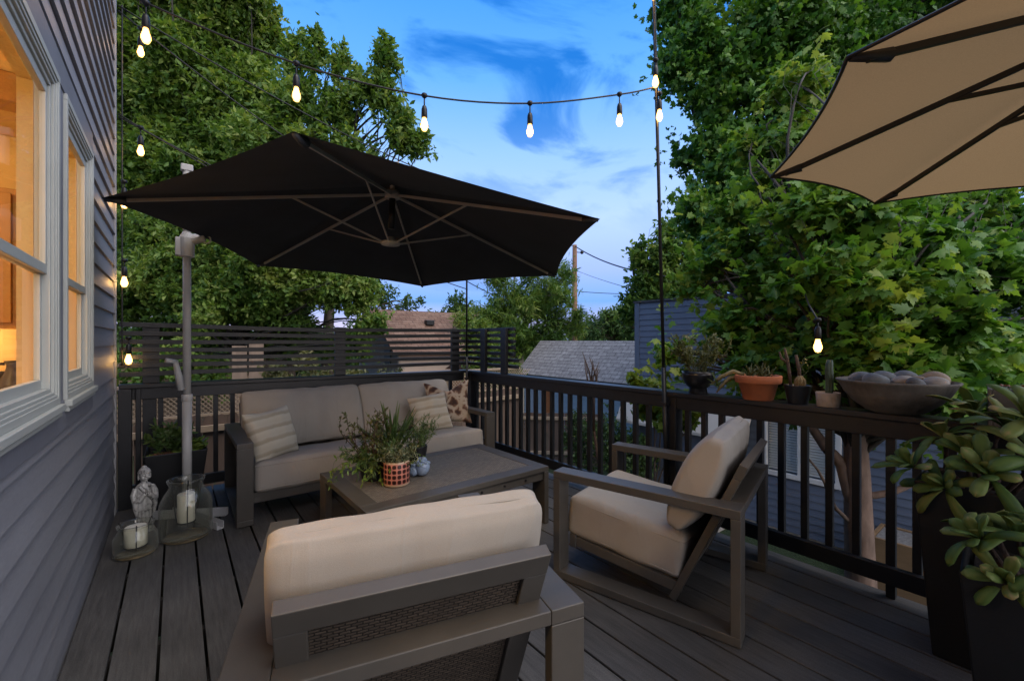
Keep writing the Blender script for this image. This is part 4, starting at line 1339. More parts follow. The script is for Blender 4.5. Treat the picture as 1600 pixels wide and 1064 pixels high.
def statue():
    mb = MB()
    # robe: elliptical column, narrow ankles, flared hem
    def ell(prof, n=48, folds=0, amp=0.0):
        vs, fs = [], []
        for (rx, ry, z, cy) in prof:
            for k in range(n):
                a = 2 * PI * k / n
                f = 1 + amp * math.sin(a * folds + z * 9) * (1.0 if z < 0.25 else 0.4)
                vs.append((rx * f * math.cos(a), cy + ry * f * math.sin(a), z))
        for i in range(len(prof) - 1):
            for k in range(n):
                a, b = i * n + k, i * n + (k + 1) % n
                fs.append((a, b, b + n, a + n))
        fs.append(tuple(range(n))[::-1]); fs.append(tuple(range((len(prof) - 1) * n, len(prof) * n)))
        mb.add(vs, fs)
    ell([(0.072, 0.062, 0, 0), (0.075, 0.065, 0.02, 0), (0.068, 0.06, 0.026, 0)])
    ell([(0.050, 0.042, 0.026, 0), (0.058, 0.047, 0.05, 0), (0.056, 0.045, 0.14, 0), (0.060, 0.046, 0.20, 0)], 64, 11, 0.10)
    ell([(0.074, 0.052, 0.165, 0), (0.076, 0.054, 0.19, 0), (0.066, 0.05, 0.24, 0), (0.064, 0.046, 0.29, 0), (0.066, 0.042, 0.325, 0), (0.050, 0.036, 0.348, 0), (0.024, 0.024, 0.362, 0)], 64, 9, 0.05)
    # feet
    for s in (-1, 1): mb.blob((0.025 * s, 0.045, 0.034), (0.018, 0.03, 0.012), 3, 0.02)
    # sleeves and forearms that meet at the chest
    for s in (-1, 1):
        mb.tube([(0.060 * s, 0.0, 0.328), (0.078 * s, 0.006, 0.28), (0.074 * s, 0.02, 0.238), (0.05 * s, 0.045, 0.245), (0.012 * s, 0.062, 0.285)], [0.02, 0.024, 0.025, 0.021, 0.014], 14)
        # hanging sleeve
        mb.tube([(0.072 * s, 0.02, 0.25), (0.070 * s, 0.026, 0.19), (0.062 * s, 0.03, 0.13)], [0.022, 0.020, 0.010], 12)
        # palm and five fingers, pressed together
        mb.blob((0.007 * s, 0.064, 0.292), (0.006, 0.010, 0.013), 2, 0.02)
        for k in range(4):
            y = 0.056 + 0.0055 * k
            ln = (0.018, 0.022, 0.0215, 0.017)[k]
            mb.tube([(0.006 * s, y, 0.300), (0.005 * s, y + 0.001, 0.300 + ln * 0.6), (0.0035 * s, y + 0.001, 0.300 + ln)], [0.0032, 0.003, 0.002], 6)
        mb.tube([(0.010 * s, 0.054, 0.290), (0.009 * s, 0.050, 0.300), (0.006 * s, 0.049, 0.309)], [0.0035, 0.003, 0.002], 6)
    # stole across the shoulder
    mb.tube([(0.045, 0.034, 0.345), (0.02, 0.046, 0.315), (-0.03, 0.05, 0.26), (-0.06, 0.045, 0.215)], [0.012, 0.014, 0.013, 0.012], 8)
    mb.tube([(-0.045, 0.034, 0.345), (-0.052, 0.042, 0.30), (-0.056, 0.048, 0.24)], [0.012, 0.012, 0.012], 8)
    # neck, head, ears, hair knot
    mb.tube([(0, 0.002, 0.345), (0, 0.004, 0.385)], [0.025, 0.023], 14)
    mb.blob((0, 0.006, 0.420), (0.042, 0.044, 0.050), 1, 0.0, 3)
    mb.blob((0, 0.020, 0.398), (0.028, 0.028, 0.022), 1, 0.0, 3)
    for s in (-1, 1):
        mb.blob((0.043 * s, 0.004, 0.410), (0.007, 0.012, 0.026), 1, 0)
        mb.blob((0.017 * s, 0.046, 0.423), (0.010, 0.005, 0.0045), 1, 0)      # eyelid
        mb.tube([(0.004 * s, 0.050, 0.434), (0.017 * s, 0.0475, 0.438), (0.029 * s, 0.040, 0.434)], 0.0028, 6)   # brow
        mb.blob((0.020 * s, 0.040, 0.404), (0.013, 0.010, 0.012), 1, 0)      # cheek
    mb.tube([(0, 0.048, 0.432), (0, 0.056, 0.413), (0, 0.050, 0.408)], [0.0045, 0.007, 0.004], 8)      # nose
    mb.blob((0, 0.0475, 0.399), (0.011, 0.004, 0.0025), 1, 0); mb.blob((0, 0.0465, 0.394), (0.009, 0.004, 0.0028), 1, 0)  # lips
    mb.blob((0, 0.041, 0.382), (0.010, 0.008, 0.007), 1, 0)
    rr = random.Random(4)
    # rows of curls
    for zi in range(6):
        z = 0.436 + 0.0075 * zi
        rad = math.sqrt(max(0.02, 1 - ((z - 0.424) / 0.05) ** 2)) * 0.044
        nn = max(5, int(2 * PI * rad / 0.0105))
        for k in range(nn):
            a = 2 * PI * (k + 0.5 * (zi % 2)) / nn
            if zi == 0 and math.sin(a) > 0.35: continue
            mb.blob((rad * math.cos(a), 0.006 + rad * math.sin(a), z), 0.0062, 1, 0, 1)
    mb.blob((0, 0.002, 0.474), (0.020, 0.020, 0.014), 1, 0.05)
    o = mb.build('statue', stat_mat(), None)
    m = o.modifiers.new('one surface', 'REMESH'); m.mode = 'VOXEL'; m.voxel_size = 0.0024; m.use_smooth_shade = True
    return o
st = statue()
st.location = (-0.178, 4.00, 0.0); st.scale = (0.78, 0.86, 0.95); st.rotation_euler = (0, 0, R(200))
tag(st, 'silvery robed praying figure statue standing on deck by the house wall', 'statue')

# ================================================================== leaves
def leaf_template(kind):
    if kind == 'maple':
        half = [(0.0, 0.0), (0.10, 0.06), (0.42, 0.02), (0.30, 0.20), (0.56, 0.44), (0.40, 0.48), (0.42, 0.62), (0.20, 0.52), (0.22, 0.74), (0.13, 0.76)]
        out = half + [(0.0, 1.0)] + [(-x, y) for x, y in half[::-1][:-1]]
        v = [(0.0, 0.40)] + out[0:]
        n = len(out)
        tri = [(0, 1 + i, 1 + (i + 1) % n) for i in range(n)]
    elif kind == 'oval':
        out = [(0, 0), (0.16, 0.22), (0.22, 0.48), (0.14, 0.78), (0, 1.0), (-0.14, 0.78), (-0.22, 0.48), (-0.16, 0.22)]
        v = out; tri = [(0, 1, 7), (1, 2, 6), (1, 6, 7), (2, 3, 5), (2, 5, 6), (3, 4, 5)]
    elif kind == 'rhomb':
        v = [(0, 0), (0.24, 0.42), (0, 1.0), (-0.24, 0.42)]; tri = [(0, 1, 2), (0, 2, 3)]
    elif kind == 'narrow':
        v = [(0, 0), (0.085, 0.4), (0, 1.0), (-0.085, 0.4)]; tri = [(0, 1, 2), (0, 2, 3)]
    v = np.array([(x, y, -0.35 * abs(x) - 0.18 * y * y) for x, y in v])
    return v, np.array(tri)

def norm(a):
    return a / np.maximum(np.linalg.norm(a, axis=1, keepdims=True), 1e-9)

def leaves(name, P, D, U, S, tint, kind, mat_, parent, rng=np.random.default_rng(404)):
    tv, tt = leaf_template(kind)
    y = norm(D); x = norm(np.cross(y, U)); z = np.cross(x, y)
    n, k = len(P), len(tv)
    V = P[:, None, :] + S[:, None, None] * (tv[None, :, 0:1] * x[:, None, :] + tv[None, :, 1:2] * y[:, None, :] + tv[None, :, 2:3] * z[:, None, :] * (0.1 + 2.2 * rng.random(n) ** 1.5)[:, None, None])
    loops = (tt.ravel()[None, :] + (np.arange(n) * k)[:, None]).ravel()
    return np_mesh(name, V.reshape(-1, 3), loops, np.full(n * len(tt), 3), mat_, parent, {'tint': np.repeat(tint, k)})

def rand_dirs(rng, n):
    a = rng.normal(size=(n, 3))
    return norm(a)

def spray(rng, clumps, twigs, per, leaf, kind, up=0.25, twig_len=0.5, droop=0.3, shell=0.45, flat=0.5, tvar=0.25):
    """leaf positions on many short twigs that point out of each clump.
    clumps: (x, y, z, rx, rz[, tint]); twigs per unit of clump surface; per = leaves on a twig"""
    PP, DD, UU, SS, TT, tw = [], [], [], [], [], []
    for c in clumps:
        x, y, z, rx, rz = c[:5]
        tone = c[5] if len(c) > 5 else 0.5
        n = max(6, int(twigs * (rx * rx * 0.5 + rx * rz * 0.5)))
        d = rand_dirs(rng, n)
        rad = (shell + (1 - shell) * rng.random(n) ** 0.6)
        lump = 1 + 0.22 * np.sin(d @ np.array([3.1, 1.7, 2.3]) * 2 + x) * np.sin(d @ np.array([-1.3, 2.9, 1.1]) * 2.4 + z)
        tip = np.array([x, y, z]) + d * (rad * lump)[:, None] * np.array([rx, rx, rz])
        td = norm(d * np.array([1, 1, 0.8]) + np.array([0, 0, up]) + 0.45 * rng.normal(size=(n, 3)))
        tl = twig_len * (0.6 + 0.8 * rng.random(n))
        ttone = np.clip(tone + tvar * rng.normal(size=n) * 0.6, 0, 1)
        tw.append((tip - td * tl[:, None], tip))
        u = rng.random((n, per)) ** 0.8
        side = rng.normal(size=(n, per, 3))
        pos = tip[:, None, :] - td[:, None, :] * (tl[:, None] * (1 - u))[:, :, None] + 0.10 * leaf * rng.normal(size=(n, per, 3))
        ld = td[:, None, :] * 0.7 + side * 0.75 + np.array([0, 0, -droop])
        un = np.array([0, 0, 1.0]) * flat + rng.normal(size=(n, per, 3)) * (1 - flat) * 0.8 + d[:, None, :] * 0.35
        PP.append(pos.reshape(-1, 3)); DD.append(ld.reshape(-1, 3)); UU.append(un.reshape(-1, 3))
        SS.append((leaf * (0.45 + 0.95 * rng.random((n, per)))).ravel())
        TT.append(np.clip(ttone[:, None] + 0.16 * rng.normal(size=(n, per)), 0, 1).ravel())
    return np.concatenate(PP), np.concatenate(DD), np.concatenate(UU), np.concatenate(SS), np.concatenate(TT), tw

def tube_np(paths, n=4):
    """many tapered tubes in one go. paths: list of (points k x 3, radii k)"""
    V, L = [], []
    off = 0
    for pts, rad in paths:
        pts = np.asarray(pts, float); k = len(pts)
        t = np.gradient(pts, axis=0); t = norm(t)
        a = np.where(np.abs(t[:, 2:3]) < 0.9, np.array([[0, 0, 1.0]]), np.array([[1.0, 0, 0]]))
        x = norm(np.cross(t, a)); y = np.cross(t, x)
        ang = np.arange(n) * 2 * PI / n
        ring = pts[:, None, :] + np.asarray(rad)[:, None, None] * (np.cos(ang)[None, :, None] * x[:, None, :] + np.sin(ang)[None, :, None] * y[:, None, :])
        V.append(ring.reshape(-1, 3))
        i = np.arange((k - 1) * n).reshape(k - 1, n)
        q = np.stack([i, np.roll(i, -1, 1), np.roll(i, -1, 1) + n, i + n], -1)
        L.append(q.reshape(-1) + off)
        off += k * n
    return np.concatenate(V), np.concatenate(L)

def bend(rng, a, b, k=7, wob=0.08, rise=0.0):
    a, b = np.asarray(a, float), np.asarray(b, float)
    t = np.linspace(0, 1, k)[:, None]
    p = a + (b - a) * t
    L = np.linalg.norm(b - a)
    o = rng.normal(size=(1, 3)) * wob * L
    o2 = rng.normal(size=(1, 3)) * wob * L * 0.5
    p = p + np.sin(t * PI) * o + np.sin(t * 2 * PI) * o2
    p[:, 2] += rise * L * np.sin(t[:, 0] * PI)
    return p

# ================================================================== potted plants
S_GREEN = [(0.0, (0.040, 0.080, 0.022)), (0.5, (0.090, 0.155, 0.042)), (1.0, (0.18, 0.235, 0.07))]
S_OLIVE = [(0.0, (0.055, 0.065, 0.025)), (0.5, (0.110, 0.125, 0.045)), (1.0, (0.22, 0.20, 0.085))]
S_GREY = [(0.0, (0.06, 0.085, 0.045)), (0.5, (0.12, 0.15, 0.075)), (1.0, (0.30, 0.30, 0.17))]
S_LIME = [(0.0, (0.075, 0.13, 0.02)), (0.5, (0.14, 0.23, 0.03)), (1.0, (0.30, 0.34, 0.06))]
S_RED = [(0.0, (0.10, 0.03, 0.02)), (0.5, (0.22, 0.075, 0.04)), (1.0, (0.36, 0.20, 0.10))]
S_FLESH = [(0.0, (0.050, 0.105, 0.026)), (0.45, (0.115, 0.185, 0.044)), (0.8, (0.215, 0.265, 0.080)), (1.0, (0.40, 0.30, 0.14))]
L_GREEN = leaf_mat('green leaf', S_GREEN)
L_OLIVE = leaf_mat('olive leaf', S_OLIVE)
L_GREY = leaf_mat('grey green succulent leaf', S_GREY, transl=0.15)
L_LIME = leaf_mat('lime leaf', S_LIME, transl=0.3)
L_RED = leaf_mat('reddish succulent leaf', S_RED, transl=0.1)
L_FLESH = leaf_mat('fleshy leaf', S_FLESH, 0.5, 0.18, 0.22)
M_TERRA = mat('terracotta', (0.40, 0.125, 0.050), 0.75, 0, 0.18, 12, bump=0.15, bscale=60)
M_CONC = mat('pale concrete pot', (0.40, 0.33, 0.27), 0.85, 0, 0.2, 25, bump=0.3, bscale=80)
M_STONEBOWL = mat('weathered grey concrete', (0.135, 0.118, 0.10), 0.8, 0, 0.45, 9, stretch=(1, 1, 0.5), bump=0.35, bscale=50)
M_PLANTER = mat('matte black planter', (0.0055, 0.0058, 0.0068), 0.55, 0, 0.25, 5, bump=0.08, bscale=60)

def pot_thing(label, loc, prof, mat_, soil_r, soil_z, rz=0.0, n=32, cat='potted plant', name='potted_plant', group=None):
    t = thing(name, label, cat, loc, rz, group)
    MB().lathe(prof, n).build('pot', mat_, t, smooth=True)
    MB().lathe([(0.0, soil_z + 0.004), (soil_r, soil_z), (soil_r * 0.9, soil_z - 0.02), (0, soil_z - 0.02)], n).build('soil', M_SOIL, t, smooth=True)
    return t

def stems(rng, t, specs, mat_=None):
    V, Lq = tube_np(specs, 5)
    return np_mesh('stem', V, Lq, np.full(len(Lq) // 4, 4), mat_ or M_STEM, t, smooth=True)

def bushy(t, seed, base_r, z0, n_stem, h, spread, leaf, kind, mat_, per=16, tone=0.5, droop=0.2, stem_r=0.003, dense_from=0.25, trail=0.0, lmul=1.0, stem_m=None, up=0.4, aim=(0, 0)):
    rng = np.random.default_rng(seed)
    sp, P, D, U, S, T = [], [], [], [], [], []
    for i in range(n_stem):
        a = rng.random() * 2 * PI
        r = base_r * math.sqrt(rng.random())
        b = np.array([r * math.cos(a), r * math.sin(a), z0])
        o = np.array([math.cos(a) * spread * rng.uniform(0.2, 1) + aim[0], math.sin(a) * spread * rng.uniform(0.2, 1) + aim[1], h * rng.uniform(0.5, 1.05)])
        tip = b + o
        p = bend(rng, b, tip, 8, 0.10, 0.12)
        if trail > 0 and rng.random() < 0.6:
            k = np.linspace(0, 1, 8)
            p[:, 2] -= trail * k ** 2 * rng.uniform(0.5, 1.3)
        sp.append((p, np.linspace(stem_r, stem_r * 0.4, 8)))
        tone_i = np.clip(tone + rng.normal() * 0.18, 0, 1)
        for j in range(per):
            u = dense_from + (1 - dense_from) * rng.random()
            q = u * 7; k = int(min(6, q)); f = q - k
            pos = p[k] * (1 - f) + p[k + 1] * f
            tang = p[k + 1] - p[k]
            d = norm((tang / (np.linalg.norm(tang) + 1e-9) * up + rng.normal(size=3) * 0.6 + np.array([0, 0, -droop]))[None])[0]
            P.append(pos); D.append(d); U.append(np.array([0, 0, 1]) + rng.normal(size=3) * 0.5)
            S.append(leaf * rng.uniform(0.55, 1.25)); T.append(np.clip(tone_i + rng.normal() * 0.12, 0, 1))
    stems(rng, t, sp, stem_m)
    leaves('foliage', np.array(P), np.array(D), np.array(U), np.array(S), np.array(T), kind, mat_, t)

def blade_rosette(t, seed, n, L, w, z0, mat_, spread=0.5, curve=0.25, thick=0.18, base_r=0.01, name='foliage', tone=(0.2, 0.8), seg=7, cx=0, cy=0, lift=1.0, shape='blade', M=None):
    """stiff or fleshy leaves growing from one point; each leaf a curved, channelled blade"""
    rng = np.random.default_rng(seed)
    V, Q, T = [], [], []
    off = 0
    nc = 5
    for i in range(n):
        f = i / max(1, n - 1)
        a = i * 2.39996 + rng.normal() * 0.2
        tilt = (0.12 + f * spread) + rng.normal() * (0.17 if shape == 'flesh' else 0.07)       # from vertical
        l = L * (0.55 + 0.45 * f) * rng.uniform(0.7, 1.2) if shape == 'flesh' else L * (1.0 - 0.35 * f) * rng.uniform(0.75, 1.1)
        ca, sa = math.cos(a), math.sin(a)
        tn = rng.uniform(*tone)
        p = np.array([cx + base_r * f * ca, cy + base_r * f * sa, z0])
        ang = tilt
        step = l / seg
        for k in range(seg + 1):
            u = k / seg
            if shape == 'flesh': ww = w * (0.28 + 0.72 * math.sin(min(1, u * 1.12) * PI * 0.62) ** 1.3) * (1 if u < 0.8 else math.sqrt(max(0.02, 1 - ((u - 0.8) / 0.2) ** 2)))
            else: ww = w * (1 - u) ** 0.75 + 0.0006
            d = np.array([math.sin(ang) * ca, math.sin(ang) * sa, math.cos(ang) * lift])
            side = np.array([-sa, ca, 0])
            nrm = np.cross(side, d)
            for c in range(nc):
                q = -1 + 2 * c / (nc - 1)
                V.append(p + side * (q * ww / 2) - nrm * (thick * ww * (q * q - 1) * -1) * 1.0)
                T.append(np.clip(tn + (0.30 * (u > 0.86) * rng.random() + 0.16 * (c == 2) - 0.05 + 0.10 * math.sin(9 * u + i) * (c in (1, 3)) + 0.12 * (c in (0, 4)) if shape == 'flesh' else 0), 0, 1))
            p = p + d * step
            ang += curve * (1.0 / seg) * (0.6 + f) * rng.uniform(0.5, 1.5)
        for k in range(seg):
            for c in range(nc - 1):
                b = off + k * nc + c
                Q += [b, b + 1, b + nc + 1, b + nc]
        off += (seg + 1) * nc
    V = np.array(V)
    if M is not None:
        Mx = np.array(M); V = V @ Mx[:3, :3].T + Mx[:3, 3]
    o = np_mesh(name, V, np.array(Q), np.full(len(Q) // 4, 4), mat_, t, {'tint': np.array(T)}, smooth=True)
    m = o.modifiers.new('thickness', 'SOLIDIFY'); m.thickness = 0.0022 if shape == 'flesh' else 0.0025; m.offset = 0
    return o

# ---- on the right-hand rail, far to near
RX = 2.935
prof = lambda r0, r1, h, wall=0.008, foot=0.0: [(0, 0), (r0, 0), (r0 * 1.01, 0.004), (r1, h - 0.004), (r1, h), (r1 - wall, h), (r0 - wall * 0.6, 0.02), (0, 0.02)]
t = pot_thing('black footed bowl pot with small leafy shrub beside pole on railing cap', (RX, 1.575, RZ),
              [(0, 0), (0.062, 0), (0.064, 0.006), (0.058, 0.04), (0.070, 0.048), (0.098, 0.085), (0.108, 0.13), (0.110, 0.160), (0.102, 0.160), (0.098, 0.12), (0.05, 0.06), (0, 0.055)], M_BLACKPOT, 0.100, 0.145)
bushy(t, 21, 0.06, 0.14, 46, 0.27, 0.19, 0.032, 'oval', L_OLIVE, 24, 0.45, 0.1, 0.0028)
t = pot_thing('terracotta clay pot with spiky aloe and a drooping dry stalk on railing cap', (RX, 1.175, RZ),
              [(0, 0), (0.082, 0), (0.086, 0.004), (0.112, 0.105), (0.127, 0.107), (0.131, 0.112), (0.134, 0.152), (0.130, 0.156), (0.118, 0.156), (0.112, 0.13), (0.075, 0.02), (0, 0.02)], M_TERRA, 0.115, 0.14)
for k in range(5):
    a = k * 1.3
    blade_rosette(t, 30 + k, 15, 0.095, 0.013, 0.14, L_OLIVE, 0.9, 0.5, 0.25, 0.012, cx=0.055 * math.cos(a), cy=0.055 * math.sin(a))
M_DRY = mat('dry aloe stalk', (0.17, 0.135, 0.06), 0.7, 0, 0.3, 30)
MB().tube([(-0.02, 0.08, 0.15), (-0.05, 0.13, 0.175), (-0.075, 0.20, 0.135), (-0.09, 0.26, 0.08)], [0.014, 0.015, 0.013, 0.006], 8).build('dry_stalk', M_DRY, t, smooth=True)
MB().tube([(-0.02, 0.09, 0.145), (-0.06, 0.15, 0.13), (-0.08, 0.20, 0.07), (-0.085, 0.225, 0.03)], [0.012, 0.013, 0.010, 0.004], 8).build('dry_stalk', M_DRY, t, smooth=True)
blade_rosette(t, 41, 14, 0.11, 0.012, 0.0, L_GREEN, 1.3, 0.5, 0.25, 0.01, cx=-0.085, cy=0.22, M=Matrix.Translation((0, 0, 0.07)))
M_CACT = mat('cactus green', (0.055, 0.085, 0.055), 0.6, 0, 0.35, 25, bump=0.4, bscale=90)
M_CACTY = mat('golden spined cactus', (0.24, 0.17, 0.075), 0.8, 0, 0.4, 60, bump=0.9, bscale=160)
M_STALK = mat('brown woody stalk', (0.075, 0.045, 0.03), 0.8, 0, 0.4, 30, bump=0.7, bscale=90)
t = pot_thing('small black pot with thin spiny stems and a golden cactus on railing cap', (RX, 0.952, RZ), prof(0.052, 0.072, 0.112), M_BLACKPOT, 0.066, 0.10)
mb = MB(); mb.tube([(-0.02, 0.03, 0.10), (-0.03, 0.035, 0.19), (-0.022, 0.05, 0.27), (-0.03, 0.06, 0.33)], [0.009, 0.010, 0.010, 0.006], 8)
mb.tube([(0.0, -0.01, 0.10), (0.008, -0.005, 0.2), (0.0, 0.01, 0.29)], [0.009, 0.011, 0.008], 8)
mb.tube([(-0.025, 0.045, 0.24), (-0.04, 0.075, 0.27), (-0.04, 0.085, 0.31)], [0.007, 0.008, 0.005], 8)
mb.build('stem', M_STALK, t, smooth=True)
mb = MB()
for k in range(10):
    a = 2 * PI * k / 10
    mb.tube([(0.0 + 0.006 * math.cos(a), -0.012 + 0.006 * math.sin(a), 0.165), (0.022 * math.cos(a), -0.012 + 0.022 * math.sin(a), 0.14), (0.024 * math.cos(a), -0.012 + 0.024 * math.sin(a), 0.115), (0.016 * math.cos(a), -0.012 + 0.016 * math.sin(a), 0.098)], [0.006, 0.009, 0.009, 0.006], 6)
mb.build('cactus', M_CACTY, t, smooth=True)
bushy(t, 55, 0.02, 0.15, 5, 0.18, 0.05, 0.016, 'oval', L_OLIVE, 7, 0.4, 0.0, 0.002, 0.5)
t = pot_thing('small beige concrete pot with one tall thin cactus on railing cap', (RX, 0.80, RZ), [(0, 0), (0.052, 0), (0.056, 0.004), (0.060, 0.078), (0.058, 0.082), (0.052, 0.082), (0.046, 0.02), (0, 0.02)], M_CONC, 0.053, 0.07)
mb = MB()
for k in range(6):
    a = 2 * PI * k / 6
    pts = [(0.012 + 0.020 * u + 0.008 * math.sin(u * 6), 0.0, 0.065 + 0.20 * u) for u in [j / 8 for j in range(9)]]
    mb.tube([(x + 0.011 * math.cos(a), y + 0.011 * math.sin(a), z) for x, y, z in pts], [0.007, 0.009, 0.009, 0.009, 0.010, 0.010, 0.009, 0.008, 0.004], 6)
mb.build('cactus', M_CACT, t, smooth=True)
# wide shallow bowl of river stones: the stones are things of their own
BW = (RX + 0.02, 0.515, RZ)
bowl = thing('stone_bowl', 'wide shallow weathered concrete bowl on railing cap filled with river stones', 'bowl', BW)
MB().lathe([(0, 0), (0.090, 0), (0.12, 0.012), (0.172, 0.055), (0.212, 0.105), (0.236, 0.152), (0.247, 0.163), (0.248, 0.170), (0.237, 0.172), (0.225, 0.150), (0.20, 0.105), (0.115, 0.075), (0, 0.07)], 48).build('bowl', M_STONEBOWL, bowl, smooth=True)
MB().lathe([(0, 0.145), (0.218, 0.142), (0.195, 0.10), (0, 0.09)], 32).build('gravel_fill', M_SOIL, bowl, smooth=True)
stone_m = [mat('river stone %s' % n, c, 0.7, 0, 0.25, 14, bump=0.15, bscale=50) for n, c in (('blue grey', (0.15, 0.165, 0.175)), ('pale', (0.34, 0.31, 0.27)), ('tan', (0.30, 0.23, 0.16)), ('dark', (0.10, 0.105, 0.11)))]
stone_specs = [(-0.17, 0.06, 0.062, 0, 'smooth blue grey'), (-0.10, -0.06, 0.058, 1, 'smooth pale'), (-0.03, 0.05, 0.066, 0, 'smooth blue grey'), (0.0, -0.10, 0.052, 2, 'smooth tan'), (0.07, 0.07, 0.055, 3, 'smooth dark'),
               (0.06, -0.04, 0.068, 0, 'smooth blue grey'), (0.13, 0.02, 0.056, 1, 'smooth pale'), (0.16, -0.10, 0.050, 0, 'smooth blue grey'), (0.13, -0.17, 0.070, 2, 'smooth tan'), (-0.09, 0.15, 0.055, 3, 'smooth dark'),
               (0.0, 0.17, 0.058, 0, 'smooth blue grey'), (-0.15, -0.12, 0.050, 3, 'smooth dark'), (0.19, 0.06, 0.045, 0, 'smooth blue grey'), (-0.05, -0.19, 0.055, 1, 'smooth pale')]
rr = random.Random(6)
for i, (x, y, r, k, nm) in enumerate(stone_specs):
    o = MB().blob((0, 0, 0), (r * 0.84, r * rr.uniform(0.65, 0.9), r * rr.uniform(0.5, 0.68)), 60 + i, 0.10, 3).build('river_stone', stone_m[k], None, smooth=True)
    o.location = (BW[0] + x * 0.84, BW[1] + y * 0.84, BW[2] + 0.142 + r * 0.5)
    o.rotation_euler = (rr.uniform(-0.25, 0.25), rr.uniform(-0.25, 0.25), rr.uniform(0, 3))
    tag(o, '%s river stone lying among the others in the concrete bowl' % nm, 'stone', 'river stones in the concrete bowl')
# square grey pot with reddish succulents near the right edge
M_GREYPOT = mat('grey fibre cement', (0.12, 0.105, 0.095), 0.8, 0, 0.25, 8, bump=0.15, bscale=60)
t = thing('potted_plant', 'square grey cement pot with reddish succulents at near end of railing cap', 'potted plant', (RX + 0.02, 0.06, RZ), R(4))
mb = MB()
w, h = 0.13, 0.165
mb.box(-w, w, -w, -w + 0.014, 0, h); mb.box(-w, w, w - 0.014, w, 0, h); mb.box(-w, -w + 0.014, -w + 0.014, w - 0.014, 0, h); mb.box(w - 0.014, w, -w + 0.014, w - 0.014, 0, h)
mb.box(-w + 0.014, w - 0.014, -w + 0.014, w - 0.014, 0, 0.02)
mb.build('pot', M_GREYPOT, t, bevel=0.003)
MB().box(-w + 0.015, w - 0.015, -w + 0.015, w - 0.015, 0.12, 0.15).build('soil', M_SOIL, t)
rr = random.Random(3)
for k in range(16):
    blade_rosette(t, 80 + k, 14, 0.036, 0.016, 0.15, L_RED if k % 3 else L_GREY, 1.1, 0.2, 0.3, 0.006, cx=rr.uniform(-0.1, 0.1), cy=rr.uniform(-0.1, 0.1), shape='flesh', seg=4)

# ---- on the coffee table
TZ = tz
t = pot_thing('black pot with rangy jade and trailing green succulent at left of the table group', (1.05, 2.85, TZ), prof(0.075, 0.10, 0.125), M_BLACKPOT, 0.092, 0.11)
bushy(t, 101, 0.06, 0.10, 48, 0.17, 0.17, 0.050, 'narrow', L_GREEN, 34, 0.55, 0.3, 0.0022, 0.15, trail=0.14, up=0.9, aim=(-0.01, 0.0))
bushy(t, 102, 0.05, 0.10, 26, 0.34, 0.14, 0.030, 'oval', L_OLIVE, 22, 0.35, 0.0, 0.0035, 0.3, aim=(-0.02, 0.05), stem_m=M_STALK)
bushy(t, 103, 0.07, 0.10, 26, 0.03, 0.24, 0.026, 'oval', L_LIME, 22, 0.4, 0.3, 0.0018, 0.3, trail=0.13, aim=(-0.04, -0.06))
t = pot_thing('black pot with upright spiky aloe behind the red patterned pot', (1.22, 2.94, TZ), prof(0.07, 0.095, 0.13), M_BLACKPOT, 0.088, 0.115)
blade_rosette(t, 111, 26, 0.42, 0.044, 0.11, L_GREEN, 0.62, 0.18, 0.28, 0.03, tone=(0.25, 0.8))
blade_rosette(t, 112, 10, 0.20, 0.022, 0.11, L_RED, 0.7, 0.15, 0.28, 0.03, cx=-0.04, cy=0.02, tone=(0.0, 0.4))
def dot_mat():
    m, n, l, p = new_mat('pink pot with dark red dots')
    tc = n.new('ShaderNodeTexCoord')
    sp = n.new('ShaderNodeSeparateXYZ'); l.new(tc.outputs['Object'], sp.inputs[0])
    at = n.new('ShaderNodeMath'); at.operation = 'ARCTAN2'; l.new(sp.outputs['Y'], at.inputs[0]); l.new(sp.outputs['X'], at.inputs[1])
    def mth(op, a, b=None):
        k = n.new('ShaderNodeMath'); k.operation = op
        for i, v in enumerate((a, b)):
            if v is None: continue
            if isinstance(v, (int, float)): k.inputs[i].default_value = v
            else: l.new(v, k.inputs[i])
        return k.outputs[0]
    u = mth('FRACT', mth('MULTIPLY', at.outputs[0], 16 / (2 * PI)))
    v = mth('FRACT', mth('MULTIPLY', mth('SUBTRACT', sp.outputs['Z'], 0.014), 1 / 0.032))
    du, dv = mth('ABSOLUTE', mth('SUBTRACT', u, 0.5)), mth('ABSOLUTE', mth('SUBTRACT', v, 0.5))
    d = mth('POWER', mth('ADD', mth('POWER', du, 3.0), mth('POWER', dv, 3.0)), 1 / 3)
    rp = ramp(n, [(0.0, (0.028, 0.006, 0.005)), (0.34, (0.032, 0.007, 0.005)), (0.37, (0.12, 0.02, 0.012)), (0.42, (0.52, 0.20, 0.15)), (1.0, (0.54, 0.22, 0.16))])
    l.new(d, rp.inputs[0])
    zr = ramp(n, [(0.0, (1, 1, 1)), (0.085, (1, 1, 1)), (0.095, (0, 0, 0)), (0.93, (0, 0, 0)), (0.94, (1, 1, 1))])
    l.new(mth('MULTIPLY', sp.outputs['Z'], 1 / 0.154), zr.inputs[0])
    mx = n.new('ShaderNodeMixRGB'); mx.inputs[2].default_value = (0.55, 0.40, 0.27, 1)
    l.new(zr.outputs[0], mx.inputs[0]); l.new(rp.outputs[0], mx.inputs[1])
    l.new(mx.outputs[0], p.inputs['Base Color'])
    p.inputs['Roughness'].default_value = 0.4
    return m
t = pot_thing('pink pot patterned with dark red dots holding a pale bushy succulent on coffee table', (1.13, 2.65, TZ), [(0, 0), (0.079, 0), (0.083, 0.004), (0.0835, 0.150), (0.081, 0.154), (0.075, 0.154), (0.073, 0.02), (0, 0.02)], dot_mat(), 0.074, 0.137, n=48)
